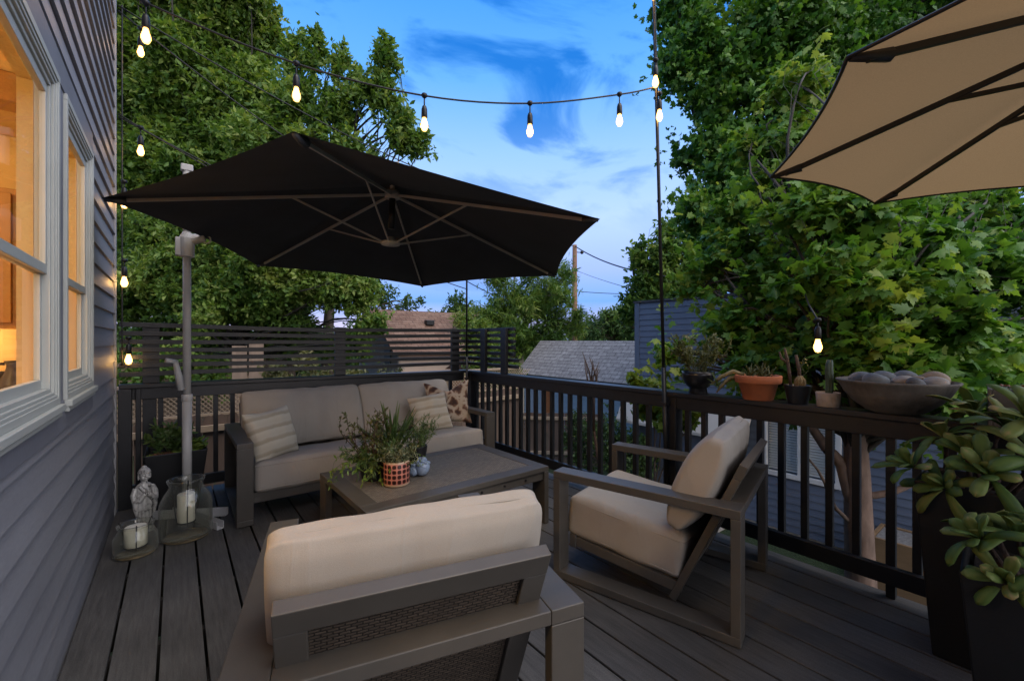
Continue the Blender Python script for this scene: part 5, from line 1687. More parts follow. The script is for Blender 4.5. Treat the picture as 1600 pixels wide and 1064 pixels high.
bushy(t, 121, 0.055, 0.12, 70, 0.13, 0.13, 0.019, 'oval', L_GREY, 20, 0.65, 0.0, 0.0018, 0.2)
bushy(t, 122, 0.055, 0.12, 10, 0.0, 0.14, 0.014, 'oval', L_LIME, 18, 0.5, 0.1, 0.0016, 0.2, trail=0.10, aim=(0.09, -0.03))
t = pot_thing('dark pot with feathery green plant at back right of the table group', (1.37, 2.86, TZ), prof(0.058, 0.078, 0.17), M_BLACKPOT, 0.070, 0.155)
bushy(t, 131, 0.05, 0.15, 42, 0.22, 0.14, 0.030, 'narrow', L_GREEN, 46, 0.55, 0.1, 0.0018, 0.15, up=0.8)
# pale blue ceramic ornament, petal-like folds on a round body
M_BLUE = mat('pale blue glazed ceramic', (0.24, 0.31, 0.43), 0.28, 0, 0.15, 14)
t = thing('ceramic_ornament', 'small pale blue glazed ceramic ornament beside the red patterned pot', 'ornament', (1.335, 2.70, TZ), R(-30))
mb = MB(); mb.blob((0, 0, 0.058), (0.052, 0.048, 0.058), 3, 0.05, 3); mb.blob((-0.055, -0.01, 0.036), (0.032, 0.028, 0.036), 5, 0.08, 3)
mb.build('body', M_BLUE, t, smooth=True)
mb = MB()
for k in range(9):
    a = k * 2.4; r = 0.012 + 0.0035 * k
    mb.blob((r * math.cos(a), r * math.sin(a) - 0.008, 0.115 - 0.004 * k), (0.020, 0.017, 0.014), k, 0.10, 2)
for k in range(4):
    mb.blob((-0.05 + 0.012 * math.cos(k * 1.6), -0.01 + 0.012 * math.sin(k * 1.6), 0.078), (0.013, 0.012, 0.016), k + 20, 0.1, 2)
mb.build('folds', M_BLUE, t, smooth=True)

# ---- tapered square planters
def square_planter(label, loc, rb, rt, h, rz=0.0, name='planter', cat='planter'):
    t = thing(name, label, cat, loc, rz)
    vs = []
    for r, z in ((rb, 0.0), (rt, h), (rt - 0.012, h), (rt - 0.02, h - 0.06)):
        vs += [(-r, -r, z), (r, -r, z), (r, r, z), (-r, r, z)]
    fs = [(3, 2, 1, 0)]
    for k in range(3):
        for i in range(4):
            a, b = k * 4 + i, k * 4 + (i + 1) % 4
            fs.append((a, b, b + 4, a + 4))
    fs.append((12, 13, 14, 15))
    MB().add(vs, fs).build('pot', M_PLANTER, t, bevel=0.006)
    s = rt - 0.03
    MB().box(-s, s, -s, s, h - 0.058, h - 0.03).build('soil', M_SOIL, t)
    return t
# back corner planter
t = square_planter('black tapered planter with bright jade and red succulents in the back left corner', (0.005, 4.38, 0), 0.135, 0.195, 0.485)
bushy(t, 141, 0.07, 0.44, 40, 0.22, 0.12, 0.055, 'oval', L_GREEN, 16, 0.45, 0.0, 0.003, 0.3, aim=(-0.05, 0.05))
for k, (x, y, z, L_) in enumerate([(0.10, 0.0, 0.50, 0.13), (0.13, -0.08, 0.48, 0.10), (0.07, -0.06, 0.47, 0.10), (0.14, 0.07, 0.47, 0.11)]):
    blade_rosette(t, 150 + k, 13, L_, 0.066, z - 0.03, L_LIME, 0.85, 0.2, 0.2, 0.01, cx=x, cy=y, shape='flesh', tone=(0.3, 0.8))
rr = random.Random(8)
for k in range(22):
    blade_rosette(t, 170 + k, 10, 0.035, 0.014, 0.452, L_RED if k % 4 else L_LIME, 1.0, 0.2, 0.3, 0.006, cx=rr.uniform(-0.17, 0.12), cy=rr.uniform(-0.17, -0.05), shape='flesh', seg=4)

# two tall planters at the right with fleshy paddle leaves
def paddle_plant(t, seed, rosettes, z0):
    """rosettes: (x, y, z, leaf length, tilt towards x, tilt towards y)"""
    rng = random.Random(seed)
    sp = []
    for k, (x, y, z, L_, txx, tyy) in enumerate(rosettes):
        M = Matrix.Translation((x, y, z)) @ Matrix.Rotation(txx, 4, 'Y') @ Matrix.Rotation(-tyy, 4, 'X')
        blade_rosette(t, seed * 50 + k, rng.choice((10, 11, 13)), L_ * 1.15, L_ * 0.33, 0.0, L_FLESH, 1.15, 0.8, 0.14, 0.016, shape='flesh', tone=(0.12, 0.78), M=M, seg=8)
        b = np.array([x * 0.25, y * 0.25, z0 - 0.03]); e = np.array([x, y, z + 0.005])
        sp.append((bend(np.random.default_rng(seed + k), b, e, 7, 0.08, 0.1), np.linspace(0.011, 0.008, 7)))
    stems(None, t, sp, M_STALK)
p1 = square_planter('tall black tapered planter against railing with wide fleshy paddle leaved plant', (2.68, 0.20, 0), 0.125, 0.175, 0.75)
paddle_plant(p1, 3, [(-0.16, 0.18, 0.80, 0.13, -0.5, 0.5), (-0.10, 0.02, 0.87, 0.15, -0.4, 0.0), (-0.20, -0.04, 0.83, 0.14, -0.8, 0.0), (0.0, 0.10, 0.92, 0.15, 0.0, 0.3), (0.02, -0.08, 0.99, 0.17, 0.1, -0.2),
                     (-0.06, -0.14, 1.04, 0.16, -0.3, -0.3), (0.10, 0.02, 1.02, 0.16, 0.2, 0.1), (-0.14, -0.16, 0.90, 0.16, -0.6, -0.4), (-0.17, 0.08, 0.74, 0.13, -1.0, 0.4), (0.06, -0.2, 0.92, 0.16, 0.1, -0.5)], 0.72)
p2 = square_planter('shorter black tapered planter with paddle leaved plant at the right edge, nearest camera', (2.285, 0.045, 0), 0.12, 0.165, 0.56, R(3))
paddle_plant(p2, 7, [(-0.09, 0.12, 0.665, 0.12, -0.5, 0.5), (-0.02, 0.03, 0.68, 0.13, -0.2, 0.2), (-0.12, -0.03, 0.62, 0.12, -0.7, 0.0), (0.04, -0.07, 0.69, 0.13, 0.2, -0.4), (0.10, 0.08, 0.64, 0.12, 0.5, 0.4), (-0.06, -0.13, 0.63, 0.12, -0.4, -0.6), (-0.14, 0.06, 0.56, 0.11, -1.0, 0.2)], 0.53)
# little orange and white box on the deck edge
M_ORANGE = mat('orange printed card', (0.42, 0.17, 0.05), 0.6, 0, 0.2, 20)
M_PALE = mat('pale card', (0.62, 0.56, 0.46), 0.7, 0, 0.1, 12)
bx = thing('small_box', 'small orange and cream box lying on deck under the right railing', 'box', (2.84, 1.62, 0), R(2))
MB().box(-0.02, 0.02, -0.085, 0.085, 0, 0.045).build('body', M_ORANGE, bx, bevel=0.003)
mb = MB(); mb.box(-0.0225, 0.0225, -0.075, 0.075, 0.0465, 0.058); mb.box(-0.0212, -0.0202, -0.05, 0.055, 0.008, 0.016)
mb.build('lid', M_PALE, bx)

# ================================================================== beyond the railing
M_NSIDE = mat('blue grey lap siding', (0.105, 0.125, 0.165), 0.6, 0, 0.12, 1.5, bump=0.06, bscale=40)
M_FOUND = mat('pale foundation', (0.42, 0.39, 0.35), 0.9, 0, 0.2, 4, bump=0.2, bscale=20)
M_WHITE = mat('white painted trim', (0.62, 0.60, 0.56), 0.5, 0, 0.08, 4)
M_BEIGE = mat('beige painted fascia', (0.56, 0.48, 0.38), 0.7, 0, 0.08, 2)
def laps(mb, axis, c, a0, a1, z0, z1, lap, face, holes=()):
    """lap boards on a wall; axis 'x' = wall plane at x=c running along y, facing -x or +x"""
    z = z0
    while z < z1 - 0.01:
        zt = min(z + lap, z1)
        segs = [(a0, a1)]
        for (h0, h1, g0, g1) in holes:
            if zt > g0 and z < g1:
                segs = [s for (p, q) in segs for s in ((p, min(q, h0)), (max(p, h1), q)) if s[1] - s[0] > 0.01]
        for p, q in segs:
            o = face * 0.016
            if axis == 'x': vs = [(c + o, p, z), (c + o, q, z), (c + 0.001 * face, q, zt), (c + 0.001 * face, p, zt), (c - 0.02 * face, p, z), (c - 0.02 * face, q, z)]
            else: vs = [(p, c + o, z), (q, c + o, z), (q, c + 0.001 * face, zt), (p, c + 0.001 * face, zt), (p, c - 0.02 * face, z), (q, c - 0.02 * face, z)]
            mb.add(vs, [(0, 1, 2, 3), (4, 5, 1, 0)])
        z = zt
NX = 7.5
nh = thing('house', 'blue grey neighbouring house with lap siding half hidden by the maple', 'house', (NX, 5.38, GZ))
O = Vector((NX, 5.38, GZ))
class Off(MB):
    def __init__(s, o): super().__init__(); s.o = Vector(o)
    def build(s, *a, **k):
        s.v = [tuple(Vector(p) - s.o) for p in s.v]
        return super().build(*a, **k)
wy0, wy1, wz0, wz1 = 1.95, 2.86, -0.72, 0.28
m = Off(O); laps(m, 'x', NX, -4.0, 5.27, -1.62, 2.12, 0.113, -1, [(wy0, wy1, wz0, wz1)]); m.build('siding', M_NSIDE, nh)
m = Off(O)
m.box(NX + 0.02, NX + 0.14, -4.0, wy0, -1.3, 2.12); m.box(NX + 0.02, NX + 0.14, wy1, 5.36, -1.3, 2.12); m.box(NX + 0.02, NX + 0.14, wy0, wy1, -1.3, wz0); m.box(NX + 0.02, NX + 0.14, wy0, wy1, wz1, 2.12)
m.box(NX + 0.142, 13.0, 5.24, 5.36, -1.3, 2.12); m.box(12.9, 13.0, -4.0, 5.238, -1.3, 2.12); m.box(NX + 0.142, 12.898, -4.0, -3.9, -1.3, 2.12)
m.build('wall', M_NSIDE, nh)
Off(O).box(NX - 0.022, NX + 0.02, 5.27, 5.385, -1.62, 2.12).build('corner_board', M_NSIDE, nh, bevel=0.004)
m = Off(O); m.box(NX + 0.021, 13.02, -4.02, 5.37, GZ - 0.05, -1.3); m.build('foundation', M_FOUND, nh)
m = Off(O)
m.add([(NX - 0.04, -4.1, 2.121), (NX - 0.04, 5.40, 2.121), (13.1, 5.40, 2.121), (13.1, -4.1, 2.121), (NX - 0.04, -4.1, 2.16), (NX - 0.04, 5.40, 2.16), (13.1, 5.40, 2.2), (13.1, -4.1, 2.2)],
      [(3, 2, 1, 0), (4, 5, 6, 7), (0, 1, 5, 4), (1, 2, 6, 5), (2, 3, 7, 6), (3, 0, 4, 7)])
m.build('roof', mat('dark flat roof', (0.06, 0.06, 0.065), 0.9, 0, 0.2, 3), nh)
# low beige awning on the wall
m = Off(O)
m.add([(NX - 0.35, 3.05, -0.26), (NX - 0.35, 5.6, -0.26), (NX - 0.03, 5.6, 0.32), (NX - 0.03, 3.05, 0.32), (NX - 0.35, 3.05, -0.31), (NX - 0.35, 5.6, -0.31), (NX - 0.03, 5.6, 0.26), (NX - 0.03, 3.05, 0.26)],
      [(0, 1, 2, 3), (7, 6, 5, 4), (0, 4, 5, 1), (1, 5, 6, 2), (2, 6, 7, 3), (3, 7, 4, 0)])
m.build('awning', M_BEIGE, nh)
w = thing('window', None, None, (0, 0, 0)); w.parent = nh
m = Off(O)
m.box(NX - 0.035, NX + 0.03, wy0 - 0.07, wy0, wz0 - 0.07, wz1 + 0.07); m.box(NX - 0.035, NX + 0.03, wy1, wy1 + 0.07, wz0 - 0.07, wz1 + 0.07)
m.box(NX - 0.035, NX + 0.03, wy0, wy1, wz0 - 0.07, wz0); m.box(NX - 0.035, NX + 0.03, wy0, wy1, wz1, wz1 + 0.07)
m.box(NX - 0.03, NX + 0.03, (wy0 + wy1) / 2 - 0.025, (wy0 + wy1) / 2 + 0.025, wz0, wz1)
m.build('frame', M_WHITE, w, bevel=0.003)
m = Off(O)
z = wz0 + 0.02
while z < wz1 - 0.02:
    m.add([(NX + 0.055, wy0, z), (NX + 0.055, wy1, z), (NX + 0.085, wy1, z + 0.028), (NX + 0.085, wy0, z + 0.028)], [(0, 1, 2, 3)]); z += 0.042
m.build('blind', M_WHITE, w)
m = Off(O); m.add([(NX + 0.02, wy0, wz0), (NX + 0.02, wy1, wz0), (NX + 0.02, wy1, wz1), (NX + 0.02, wy0, wz1)], [(0, 1, 2, 3)]); m.build('pane', M_PANE, w)
# concrete path and a raised bed by that wall
tag(MB().box(NX - 0.75, NX - 0.03, 3.3, 5.4, GZ - 0.02, GZ + 0.05).build('path', M_FOUND), kind='structure')
M_OAK = mat('raw timber edging', (0.19, 0.115, 0.055), 0.7, 0, 0.3, 5, stretch=(1, 0.2, 1), bump=0.2, bscale=40)
rb = thing('raised_bed', 'low timber edged raised bed of gravel by the blue grey house wall', 'raised bed', (7.0, 1.05, GZ + 0.03), 0)
m = MB()
for a in ((-0.3, 0.3, -0.36, -0.32), (-0.3, 0.3, 0.32, 0.36), (-0.3, -0.26, -0.319, 0.319), (0.26, 0.3, -0.319, 0.319)): m.box(*a, 0, 0.62)
m.build('edging', M_OAK, rb, bevel=0.004)
MB().box(-0.255, 0.255, -0.315, 0.315, 0, 0.60).build('gravel', mat('grey gravel', (0.16, 0.155, 0.15), 0.95, 0, 0.4, 30, bump=0.8, bscale=90), rb)

# grey shingled garage behind a blue wall
def shingle_mat(name, cols, rows=0.14, wid=0.32, rot=(0, 0, 0)):
    m, n, l, p = new_mat(name)
    tc = n.new('ShaderNodeTexCoord')
    mp = n.new('ShaderNodeMapping')
    l.new(tc.outputs['UV'], mp.inputs[0])
    b = n.new('ShaderNodeTexBrick'); b.inputs['Scale'].default_value = 1
    b.inputs['Brick Width'].default_value = wid; b.inputs['Row Height'].default_value = rows
    b.inputs['Mortar Size'].default_value = 0.008; b.inputs['Bias'].default_value = 0
    b.inputs['Color1'].default_value = (*cols[0], 1); b.inputs['Color2'].default_value = (*cols[1], 1); b.inputs['Mortar'].default_value = (*[c * 0.35 for c in cols[0]], 1)
    l.new(mp.outputs[0], b.inputs[0])
    nz = n.new('ShaderNodeTexNoise'); nz.inputs['Scale'].default_value = 9; nz.inputs['Detail'].default_value = 5; l.new(tc.outputs['UV'], nz.inputs[0])
    r2 = ramp(n, [(0.3, (0.72, 0.72, 0.72)), (0.7, (1.28, 1.28, 1.28))]); l.new(nz.outputs['Fac'], r2.inputs[0])
    mx = n.new('ShaderNodeMixRGB'); mx.blend_type = 'MULTIPLY'; mx.inputs[0].default_value = 1
    l.new(b.outputs[0], mx.inputs[1]); l.new(r2.outputs[0], mx.inputs[2]); l.new(mx.outputs[0], p.inputs['Base Color'])
    p.inputs['Roughness'].default_value = 0.9
    bp = n.new('ShaderNodeBump'); bp.inputs['Strength'].default_value = 0.6; bp.inputs['Distance'].default_value = 0.03
    inv = n.new('ShaderNodeMath'); inv.operation = 'SUBTRACT'; inv.inputs[0].default_value = 1; l.new(b.outputs['Fac'], inv.inputs[1])
    l.new(inv.outputs[0], bp.inputs['Height']); l.new(bp.outputs[0], p.inputs['Normal'])
    return m
def roof_plane(name, pts, mat_, parent, o, th=0.06):
    """pts: eave a, eave b, ridge b, ridge a (world)"""
    P = [Vector(p) for p in pts]
    n = (P[1] - P[0]).cross(P[3] - P[0]).normalized()
    if n.z < 0: n = -n
    me = bpy.data.meshes.new(name)
    vs = [p - Vector(o) for p in P] + [p - n * th - Vector(o) for p in P]
    me.from_pydata([tuple(v) for v in vs], [], [(0, 1, 2, 3), (7, 6, 5, 4), (0, 4, 5, 1), (1, 5, 6, 2), (2, 6, 7, 3), (3, 7, 4, 0)])
    uv = me.uv_layers.new(name='UVMap')
    ex = (P[1] - P[0]).normalized(); ey = (P[3] - P[0]); ey = (ey - ex * ey.dot(ex)).normalized()
    for lp in me.loops:
        q = P[lp.vertex_index % 4] - P[0]
        uv.data[lp.index].uv = (q.dot(ex), q.dot(ey))
    me.materials.append(mat_)
    ob = bpy.data.objects.new(name, me); COL.objects.link(ob); ob.parent = parent
    return ob
M_GSH = shingle_mat('grey asphalt shingles', ((0.20, 0.19, 0.185), (0.27, 0.26, 0.25)))
M_BSH = shingle_mat('brown asphalt shingles', ((0.155, 0.085, 0.055), (0.24, 0.15, 0.105)), 0.16, 0.4)
g = thing('garage', 'garage with grey shingled roof and pale blue wall beyond the right railing', 'garage', (9.6, 9.0, GZ))
o = (9.6, 9.0, GZ)
roof_plane('roof', [(9.40, 3.5, 0.20), (9.40, 11.72, 0.20), (10.56, 11.72, 1.34), (10.56, 3.5, 1.34)], M_GSH, g, o)
roof_plane('roof', [(11.75, 3.5, 0.20), (11.75, 11.72, 0.20), (10.565, 11.72, 1.335), (10.565, 3.5, 1.335)], M_GSH, g, o)
M_PBLUE = mat('pale blue painted siding', (0.27, 0.37, 0.44), 0.7, 0, 0.1, 2)
m = Off(o); laps(m, 'x', 9.62, 3.6, 11.5, GZ, 0.30, 0.16, -1); m.build('wall', M_PBLUE, g)
m = Off(o); m.box(9.65, 11.5, 11.4, 11.5, GZ, 0.3); m.add([(9.65, 11.5, 0.3), (11.5, 11.5, 0.3), (10.56, 11.5, 1.25)], [(0, 1, 2)]); m.box(11.4, 11.5, 3.6, 11.39, GZ, 0.3); m.build('end_wall', M_PBLUE, g)
Off(o).box(9.38, 9.41, 3.5, 11.7, 0.06, 0.15).build('fascia', M_BEIGE, g)
M_ODOOR = mat('orange stained door', (0.34, 0.13, 0.045), 0.6, 0, 0.25, 5)
m = Off(o); m.box(9.575, 9.60, 10.05, 10.55, GZ, 0.1); m.build('door', M_ODOOR, g, bevel=0.004)
sh = thing('shed', 'small shed with orange and red boarded sides seen through the railing corner', 'shed', (8.3, 12.6, GZ), R(30))
M_RED = mat('faded red boards', (0.42, 0.085, 0.07), 0.7, 0, 0.25, 5)
MB().box(-0.95, -0.15, -0.45, 0.45, 0, 2.1).build('wall', M_ODOOR, sh, bevel=0.005)
MB().box(-0.149, 0.75, -0.43, 0.45, 0, 2.05).build('door', M_RED, sh, bevel=0.005)
m = MB(); m.add([(-1.1, -0.6, 2.101), (0.9, -0.6, 2.101), (0.9, 0.6, 2.101), (-1.1, 0.6, 2.101), (-1.1, 0, 2.5), (0.9, 0, 2.5)], [(0, 1, 5, 4), (3, 4, 5, 2), (0, 4, 3), (1, 2, 5), (3, 2, 1, 0)])
m.build('roof', M_BSH, sh)
# brown roofed house beyond the screen
M_STUC = mat('cream stucco', (0.50, 0.41, 0.32), 0.9, 0, 0.08, 2)
bh = thing('house', 'cream house with brown shingled gable roof behind the slat screen', 'house', (7.5, 15.5, GZ))
o = (7.5, 15.5, GZ)
roof_plane('roof', [(5.55, 13.2, 0.92), (11.5, 13.2, 0.92), (11.5, 15.5, 2.50), (5.55, 15.5, 2.50)], M_BSH, bh, o)
roof_plane('roof', [(5.55, 17.8, 0.92), (11.5, 17.8, 0.92), (11.5, 15.505, 2.495), (5.55, 15.505, 2.495)], M_BSH, bh, o)
m = Off(o); m.box(5.85, 11.3, 13.55, 13.65, GZ, 1.08); m.box(5.85, 11.3, 17.35, 17.45, GZ, 1.08); m.box(11.2, 11.3, 13.651, 17.349, GZ, 1.08); m.build('wall', M_STUC, bh)
m = Off(o); m.box(5.85, 5.95, 13.651, 17.349, GZ, 1.08)
m.add([(5.85, 13.6, 1.081), (5.85, 17.4, 1.081), (5.85, 15.5, 2.36), (5.95, 13.6, 1.081), (5.95, 17.4, 1.081), (5.95, 15.5, 2.36)], [(0, 1, 2), (5, 4, 3), (0, 2, 5, 3), (1, 4, 5, 2)])
m.build('gable_wall', mat('taupe siding', (0.20, 0.165, 0.14), 0.8, 0, 0.15, 3), bh)
Off(o).box(5.82, 5.848, 14.2, 14.75, 0.55, 1.5).build('window', M_BLACKPLASTIC, bh)
for x in (7.4, 9.1):
    m = Off(o); m.box(x, x + 0.32, 14.55, 14.8, 1.93, 2.12); m.build('roof_vent', M_BLACKPLASTIC, bh, bevel=0.02)
MB_ = Off(o); MB_.box(5.80, 8.4, 12.2, 13.54, 0.10, 0.2); MB_.build('porch_roof', mat('dusty rose porch roof', (0.30, 0.20, 0.17), 0.8, 0, 0.15, 3), bh)

# ---- fences
M_FENCE = mat('weathered fence boards', (0.235, 0.165, 0.115), 0.9, 0, 0.35, 3, stretch=(1, 1, 0.15), bump=0.3, bscale=40)
M_FENCE2 = mat('grey brown fence boards', (0.15, 0.105, 0.08), 0.9, 0, 0.35, 3, stretch=(1, 1, 0.15), bump=0.3, bscale=40)
M_FRAIL = mat('pale fence rail', (0.42, 0.32, 0.22), 0.85, 0, 0.25, 4, stretch=(0.2, 1, 1))
def board_fence(name, label, a, b, top, mat_, bw=0.14, scallop=False, rails=(0.3, 1.4), base=GZ, rail_m=None):
    a, b = Vector((*a, base)), Vector((*b, base))
    L = (b - a).length; ang = math.atan2(b.y - a.y, b.x - a.x)
    t = thing(name, label, 'fence', a, ang)
    h = top - base
    rr = random.Random(int(L * 100))
    mb = MB(); x = 0.0
    while x < L:
        hh = h + rr.uniform(-0.012, 0.012); y = rr.uniform(-0.003, 0.003)
        if scallop:
            vs = []
            for yy in (y - 0.009, y + 0.009):
                vs += [(x + 0.004, yy, 0), (x + bw - 0.004, yy, 0), (x + bw - 0.004, yy, hh - 0.06), (x + bw * 0.75, yy, hh - 0.012), (x + bw / 2, yy, hh), (x + bw * 0.25, yy, hh - 0.012), (x + 0.004, yy, hh - 0.06)]
            fs = [tuple(range(7))[::-1], tuple(range(7, 14))] + [(i, (i + 1) % 7, (i + 1) % 7 + 7, i + 7) for i in range(7)]
            mb.add(vs, fs)
        else:
            mb.box(x + 0.003, x + bw - 0.003, y - 0.009, y + 0.009, 0, hh)
        x += bw
    mb.build('boards', mat_, t)
    for r in rails:
        MB().box(0, L, -0.055, -0.012, r, r + 0.075).build('rail', rail_m or mat_, t, bevel=0.003)
    k = 0.0
    while k < L:
        MB().box(k, k + 0.09, 0.012, 0.10, 0, h - 0.02).build('post', mat_, t, bevel=0.004); k += 2.4
    return t
t = board_fence('board_fence', 'weathered scallop topped board fence with lattice just behind the back railing', (-4.0, 6.35), (5.2, 6.35), 0.45, M_FENCE2, 0.125, True, (0.55, 1.95), GZ, M_FRAIL)
# diagonal lattice along its top
mb = MB(); x = -0.2; zl0, zl1 = 2.17, 2.50
while x < 9.2:
    for s in (1, -1):
        a, b = (x, zl0), (x + 0.33, zl1)
        if s < 0: a, b = (x, zl1), (x + 0.33, zl0)
        mb.bar((a[0], 0.022 + 0.004 * s, a[1]), (b[0], 0.022 + 0.004 * s, b[1]), 0.012, 0.005, up=(0, 1, 0))
    x += 0.055
mb.build('lattice', M_FRAIL, t)
MB().box(-0.2, 9.2, 0.0, 0.045, 2.50, 2.54).build('lattice_rail', M_FRAIL, t, bevel=0.003)
MB().box(-0.2, 9.2, 0.012, 0.035, 2.13, 2.165).build('lattice_rail', M_FRAIL, t, bevel=0.003)
board_fence('board_fence', 'tall pale brown board fence at the far side of the yard under the trees', (-6, 15.0), (3.0, 15.0), 0.78, M_FENCE, 0.15)
board_fence('board_fence', 'dark brown board fence in front of the pale blue garage wall', (5.7, 9.0), (8.1, 6.75), -0.42, M_FENCE2, 0.14, False, (0.28, 1.12), GZ, M_FRAIL)
tp = thing('fence_gate', 'tall narrow pale plank gate standing above far fence', 'gate', (1.35, 11.9, GZ), R(-20))
m = MB(); m.box(-0.33, -0.02, -0.012, 0.012, 0, 2.92); m.build('plank', M_FENCE, tp, bevel=0.004)
MB().box(0.02, 0.33, -0.012, 0.012, 0, 3.0).build('plank', M_FENCE, tp, bevel=0.004)
m = MB(); m.box(-0.33, 0.33, 0.013, 0.05, 0.5, 0.6); m.box(-0.33, 0.33, 0.013, 0.05, 2.1, 2.2); m.build('rail', M_FENCE, tp)

# ---- utility pole and lines
up_ = thing('utility_pole', 'brown wooden utility pole rising behind the grey garage roof', 'utility pole', (17.620, 16.673, -1.098))
UB = Vector((17.620, 16.673, -1.098))
zt = (17.620, 16.673, 6.714)[2] - UB.z
M_POLE = mat('creosoted pole', (0.19, 0.105, 0.06), 0.85, 0, 0.3, 4, stretch=(1, 1, 0.1), bump=0.3, bscale=20)
MB().tube([(0, 0, GZ - UB.z), (0, 0, zt)], [0.19, 0.125], 14).build('pole', M_POLE, up_, smooth=True)
m = MB(); m.blob((0.32, -0.25, zt - 0.42), 0.10, 2, 0.05); m.bar((0, 0, zt - 0.40), (0.3, -0.23, zt - 0.42), 0.04, 0.04); m.build('insulator', M_BLACKPLASTIC, up_, smooth=True)
T0 = UB + Vector((0, 0, zt - 0.05))
def wire(label, a, b, sag, r=0.02):
    pts = sagline(a, b, sag, 18)
    o = MB().tube([p - Vector(a) for p in pts], r, 5).build('power_line', M_WIRE, None, smooth=True)
    o.location = a; tag(o, label, 'power line')
wire('dark power line running from utility pole top down right into the trees', T0, Vector((12.621, 7.881, 3.450)), 0.25, 0.030)
wire('thin power line below it fading toward the trees at right', UB + Vector((0.1, 0, (17.620, 16.673, 5.310)[2] - UB.z)), Vector((10.954, 7.921, 2.910)), 0.05, 0.010)
wire('level power line crossing low behind the utility pole', Vector((17.767, 16.811, 4.145)), Vector((20.352, 11.976, 3.792)), 0.1, 0.018)
wire('dark power line running left from utility pole behind the umbrella edge', T0 + Vector((-0.1, 0, 0)), Vector((17.205, 37.365, 10.170)), 0.0, 0.02)
wire('dark power line sagging into the leafy tree right of far corner pole', Vector((8.013, 14.055, 4.038)), Vector((11.136, 14.141, 3.024)), 0.15, 0.018)

# ================================================================== trees
L_TREE = leaf_mat('summer tree leaf', [(0.0, (0.036, 0.092, 0.015)), (0.4, (0.098, 0.185, 0.032)), (0.75, (0.195, 0.285, 0.052)), (1.0, (0.32, 0.375, 0.10))], 0.5, 0.42, 0.3)
L_MAPLE = leaf_mat('maple leaf', [(0.0, (0.028, 0.095, 0.014)), (0.4, (0.074, 0.185, 0.027)), (0.75, (0.145, 0.275, 0.042)), (1.0, (0.28, 0.36, 0.075))], 0.45, 0.42, 0.3)
L_FAR = leaf_mat('distant leaf', [(0.0, (0.032, 0.075, 0.022)), (0.5, (0.078, 0.14, 0.038)), (1.0, (0.16, 0.23, 0.06))], 0.6, 0.4, 0.25)
L_BRIGHT = leaf_mat('bright shrub leaf', [(0.0, (0.06, 0.115, 0.018)), (0.5, (0.13, 0.21, 0.03)), (1.0, (0.24, 0.30, 0.05))], 0.5, 0.42, 0.35)
M_MBARK = mat('smooth pinkish maple bark', (0.17, 0.115, 0.088), 0.85, 0, 0.6, 7, stretch=(1, 1, 0.4), bump=0.6, bscale=22)
M_LIMB = mat('dark limb bark', (0.045, 0.038, 0.030), 0.85, 0, 0.3, 8, bump=0.5, bscale=30)

def tree(name, label, base, trunk_pts, trunk_r, clumps, twigs, per, leaf, kind, lm, bark, seed, cat='tree', group=None, limb_r=0.06, twig_len=0.5, up=0.25,
         droop=0.3, shell=0.45, flat=0.5, bare=0.25, limb_from=(0.35, 0.95), limb_m=None):
    rng = np.random.default_rng(seed)
    t = thing(name, label, cat, base, 0, group)
    B = np.array(base)
    tp = np.array(trunk_pts, float) - B
    loc = [(c[0] - B[0], c[1] - B[1], c[2] - B[2], *c[3:]) for c in clumps]
    P, D, U, S, T, tw = spray(rng, loc, twigs, per, leaf, kind, up, twig_len, droop, shell, flat)
    leaves('crown', P, D, U, S, T, kind, lm, t)
    paths = [(tp, trunk_r * (1 - np.linspace(0, 1, len(tp)) ** 0.7 * 0.78))]
    L = len(tp) - 1
    tips = []
    for c, (s0, s1) in zip(loc, tw):
        cc = np.array(c[:3])
        u = rng.uniform(*limb_from)
        # leave the trunk below the clump
        zc = min(cc[2] - 0.15 * abs(cc[2]), tp[-1][2])
        k = min(L - 1e-3, max(0, u * L))
        zi = np.interp(zc, tp[:, 2], np.arange(L + 1)) if zc < tp[-1][2] else L * 0.95
        k = min(L - 1e-3, max(0.12 * L, min(k, zi)))
        i = int(k); st = tp[i] * (1 - (k - i)) + tp[i + 1] * (k - i)
        p = bend(rng, st, cc, 9, 0.07, 0.10)
        paths.append((p, np.linspace(limb_r * rng.uniform(0.7, 1.1), limb_r * 0.25, 9)))
        sel = rng.random(len(s0)) < bare
        for a, b in zip(s0[sel], s1[sel]):
            f = rng.uniform(0.45, 1.0); q = int(f * 8)
            tips.append((bend(rng, p[q], a + (b - a) * 0.8, 5, 0.10, 0.05), np.linspace(limb_r * 0.16, limb_r * 0.04, 5)))
    V, Lq = tube_np(paths[:1], 10)
    np_mesh('trunk', V, Lq, np.full(len(Lq) // 4, 4), bark, t, smooth=True)
    V, Lq = tube_np(paths[1:], 6)
    np_mesh('limbs', V, Lq, np.full(len(Lq) // 4, 4), limb_m or bark, t, smooth=True)
    if tips:
        V, Lq = tube_np(tips, 3)
        np_mesh('branches', V, Lq, np.full(len(Lq) // 4, 4), limb_m or bark, t, smooth=True)
    return t

def clumpset(seed, base, spec):
    """spec: list of (px-free) world clumps; adds satellites round each so crowns have lumps and gaps"""
    rng = np.random.default_rng(seed)
    out = []
    for c in spec:
        x, y, z, rx, rz = c[:5]; tone = c[5] if len(c) > 5 else 0.5
        out.append((x, y, z, rx, rz, tone))
        for k in range(base):
            d = rng.normal(size=3); d /= np.linalg.norm(d)
            f = rng.uniform(0.32, 0.55)
            out.append((x + d[0] * rx * 0.95, y + d[1] * rx * 0.95, z + d[2] * rz * 0.95, rx * f, rz * f, float(np.clip(tone + rng.normal() * 0.15, 0.1, 0.9))))
    return out

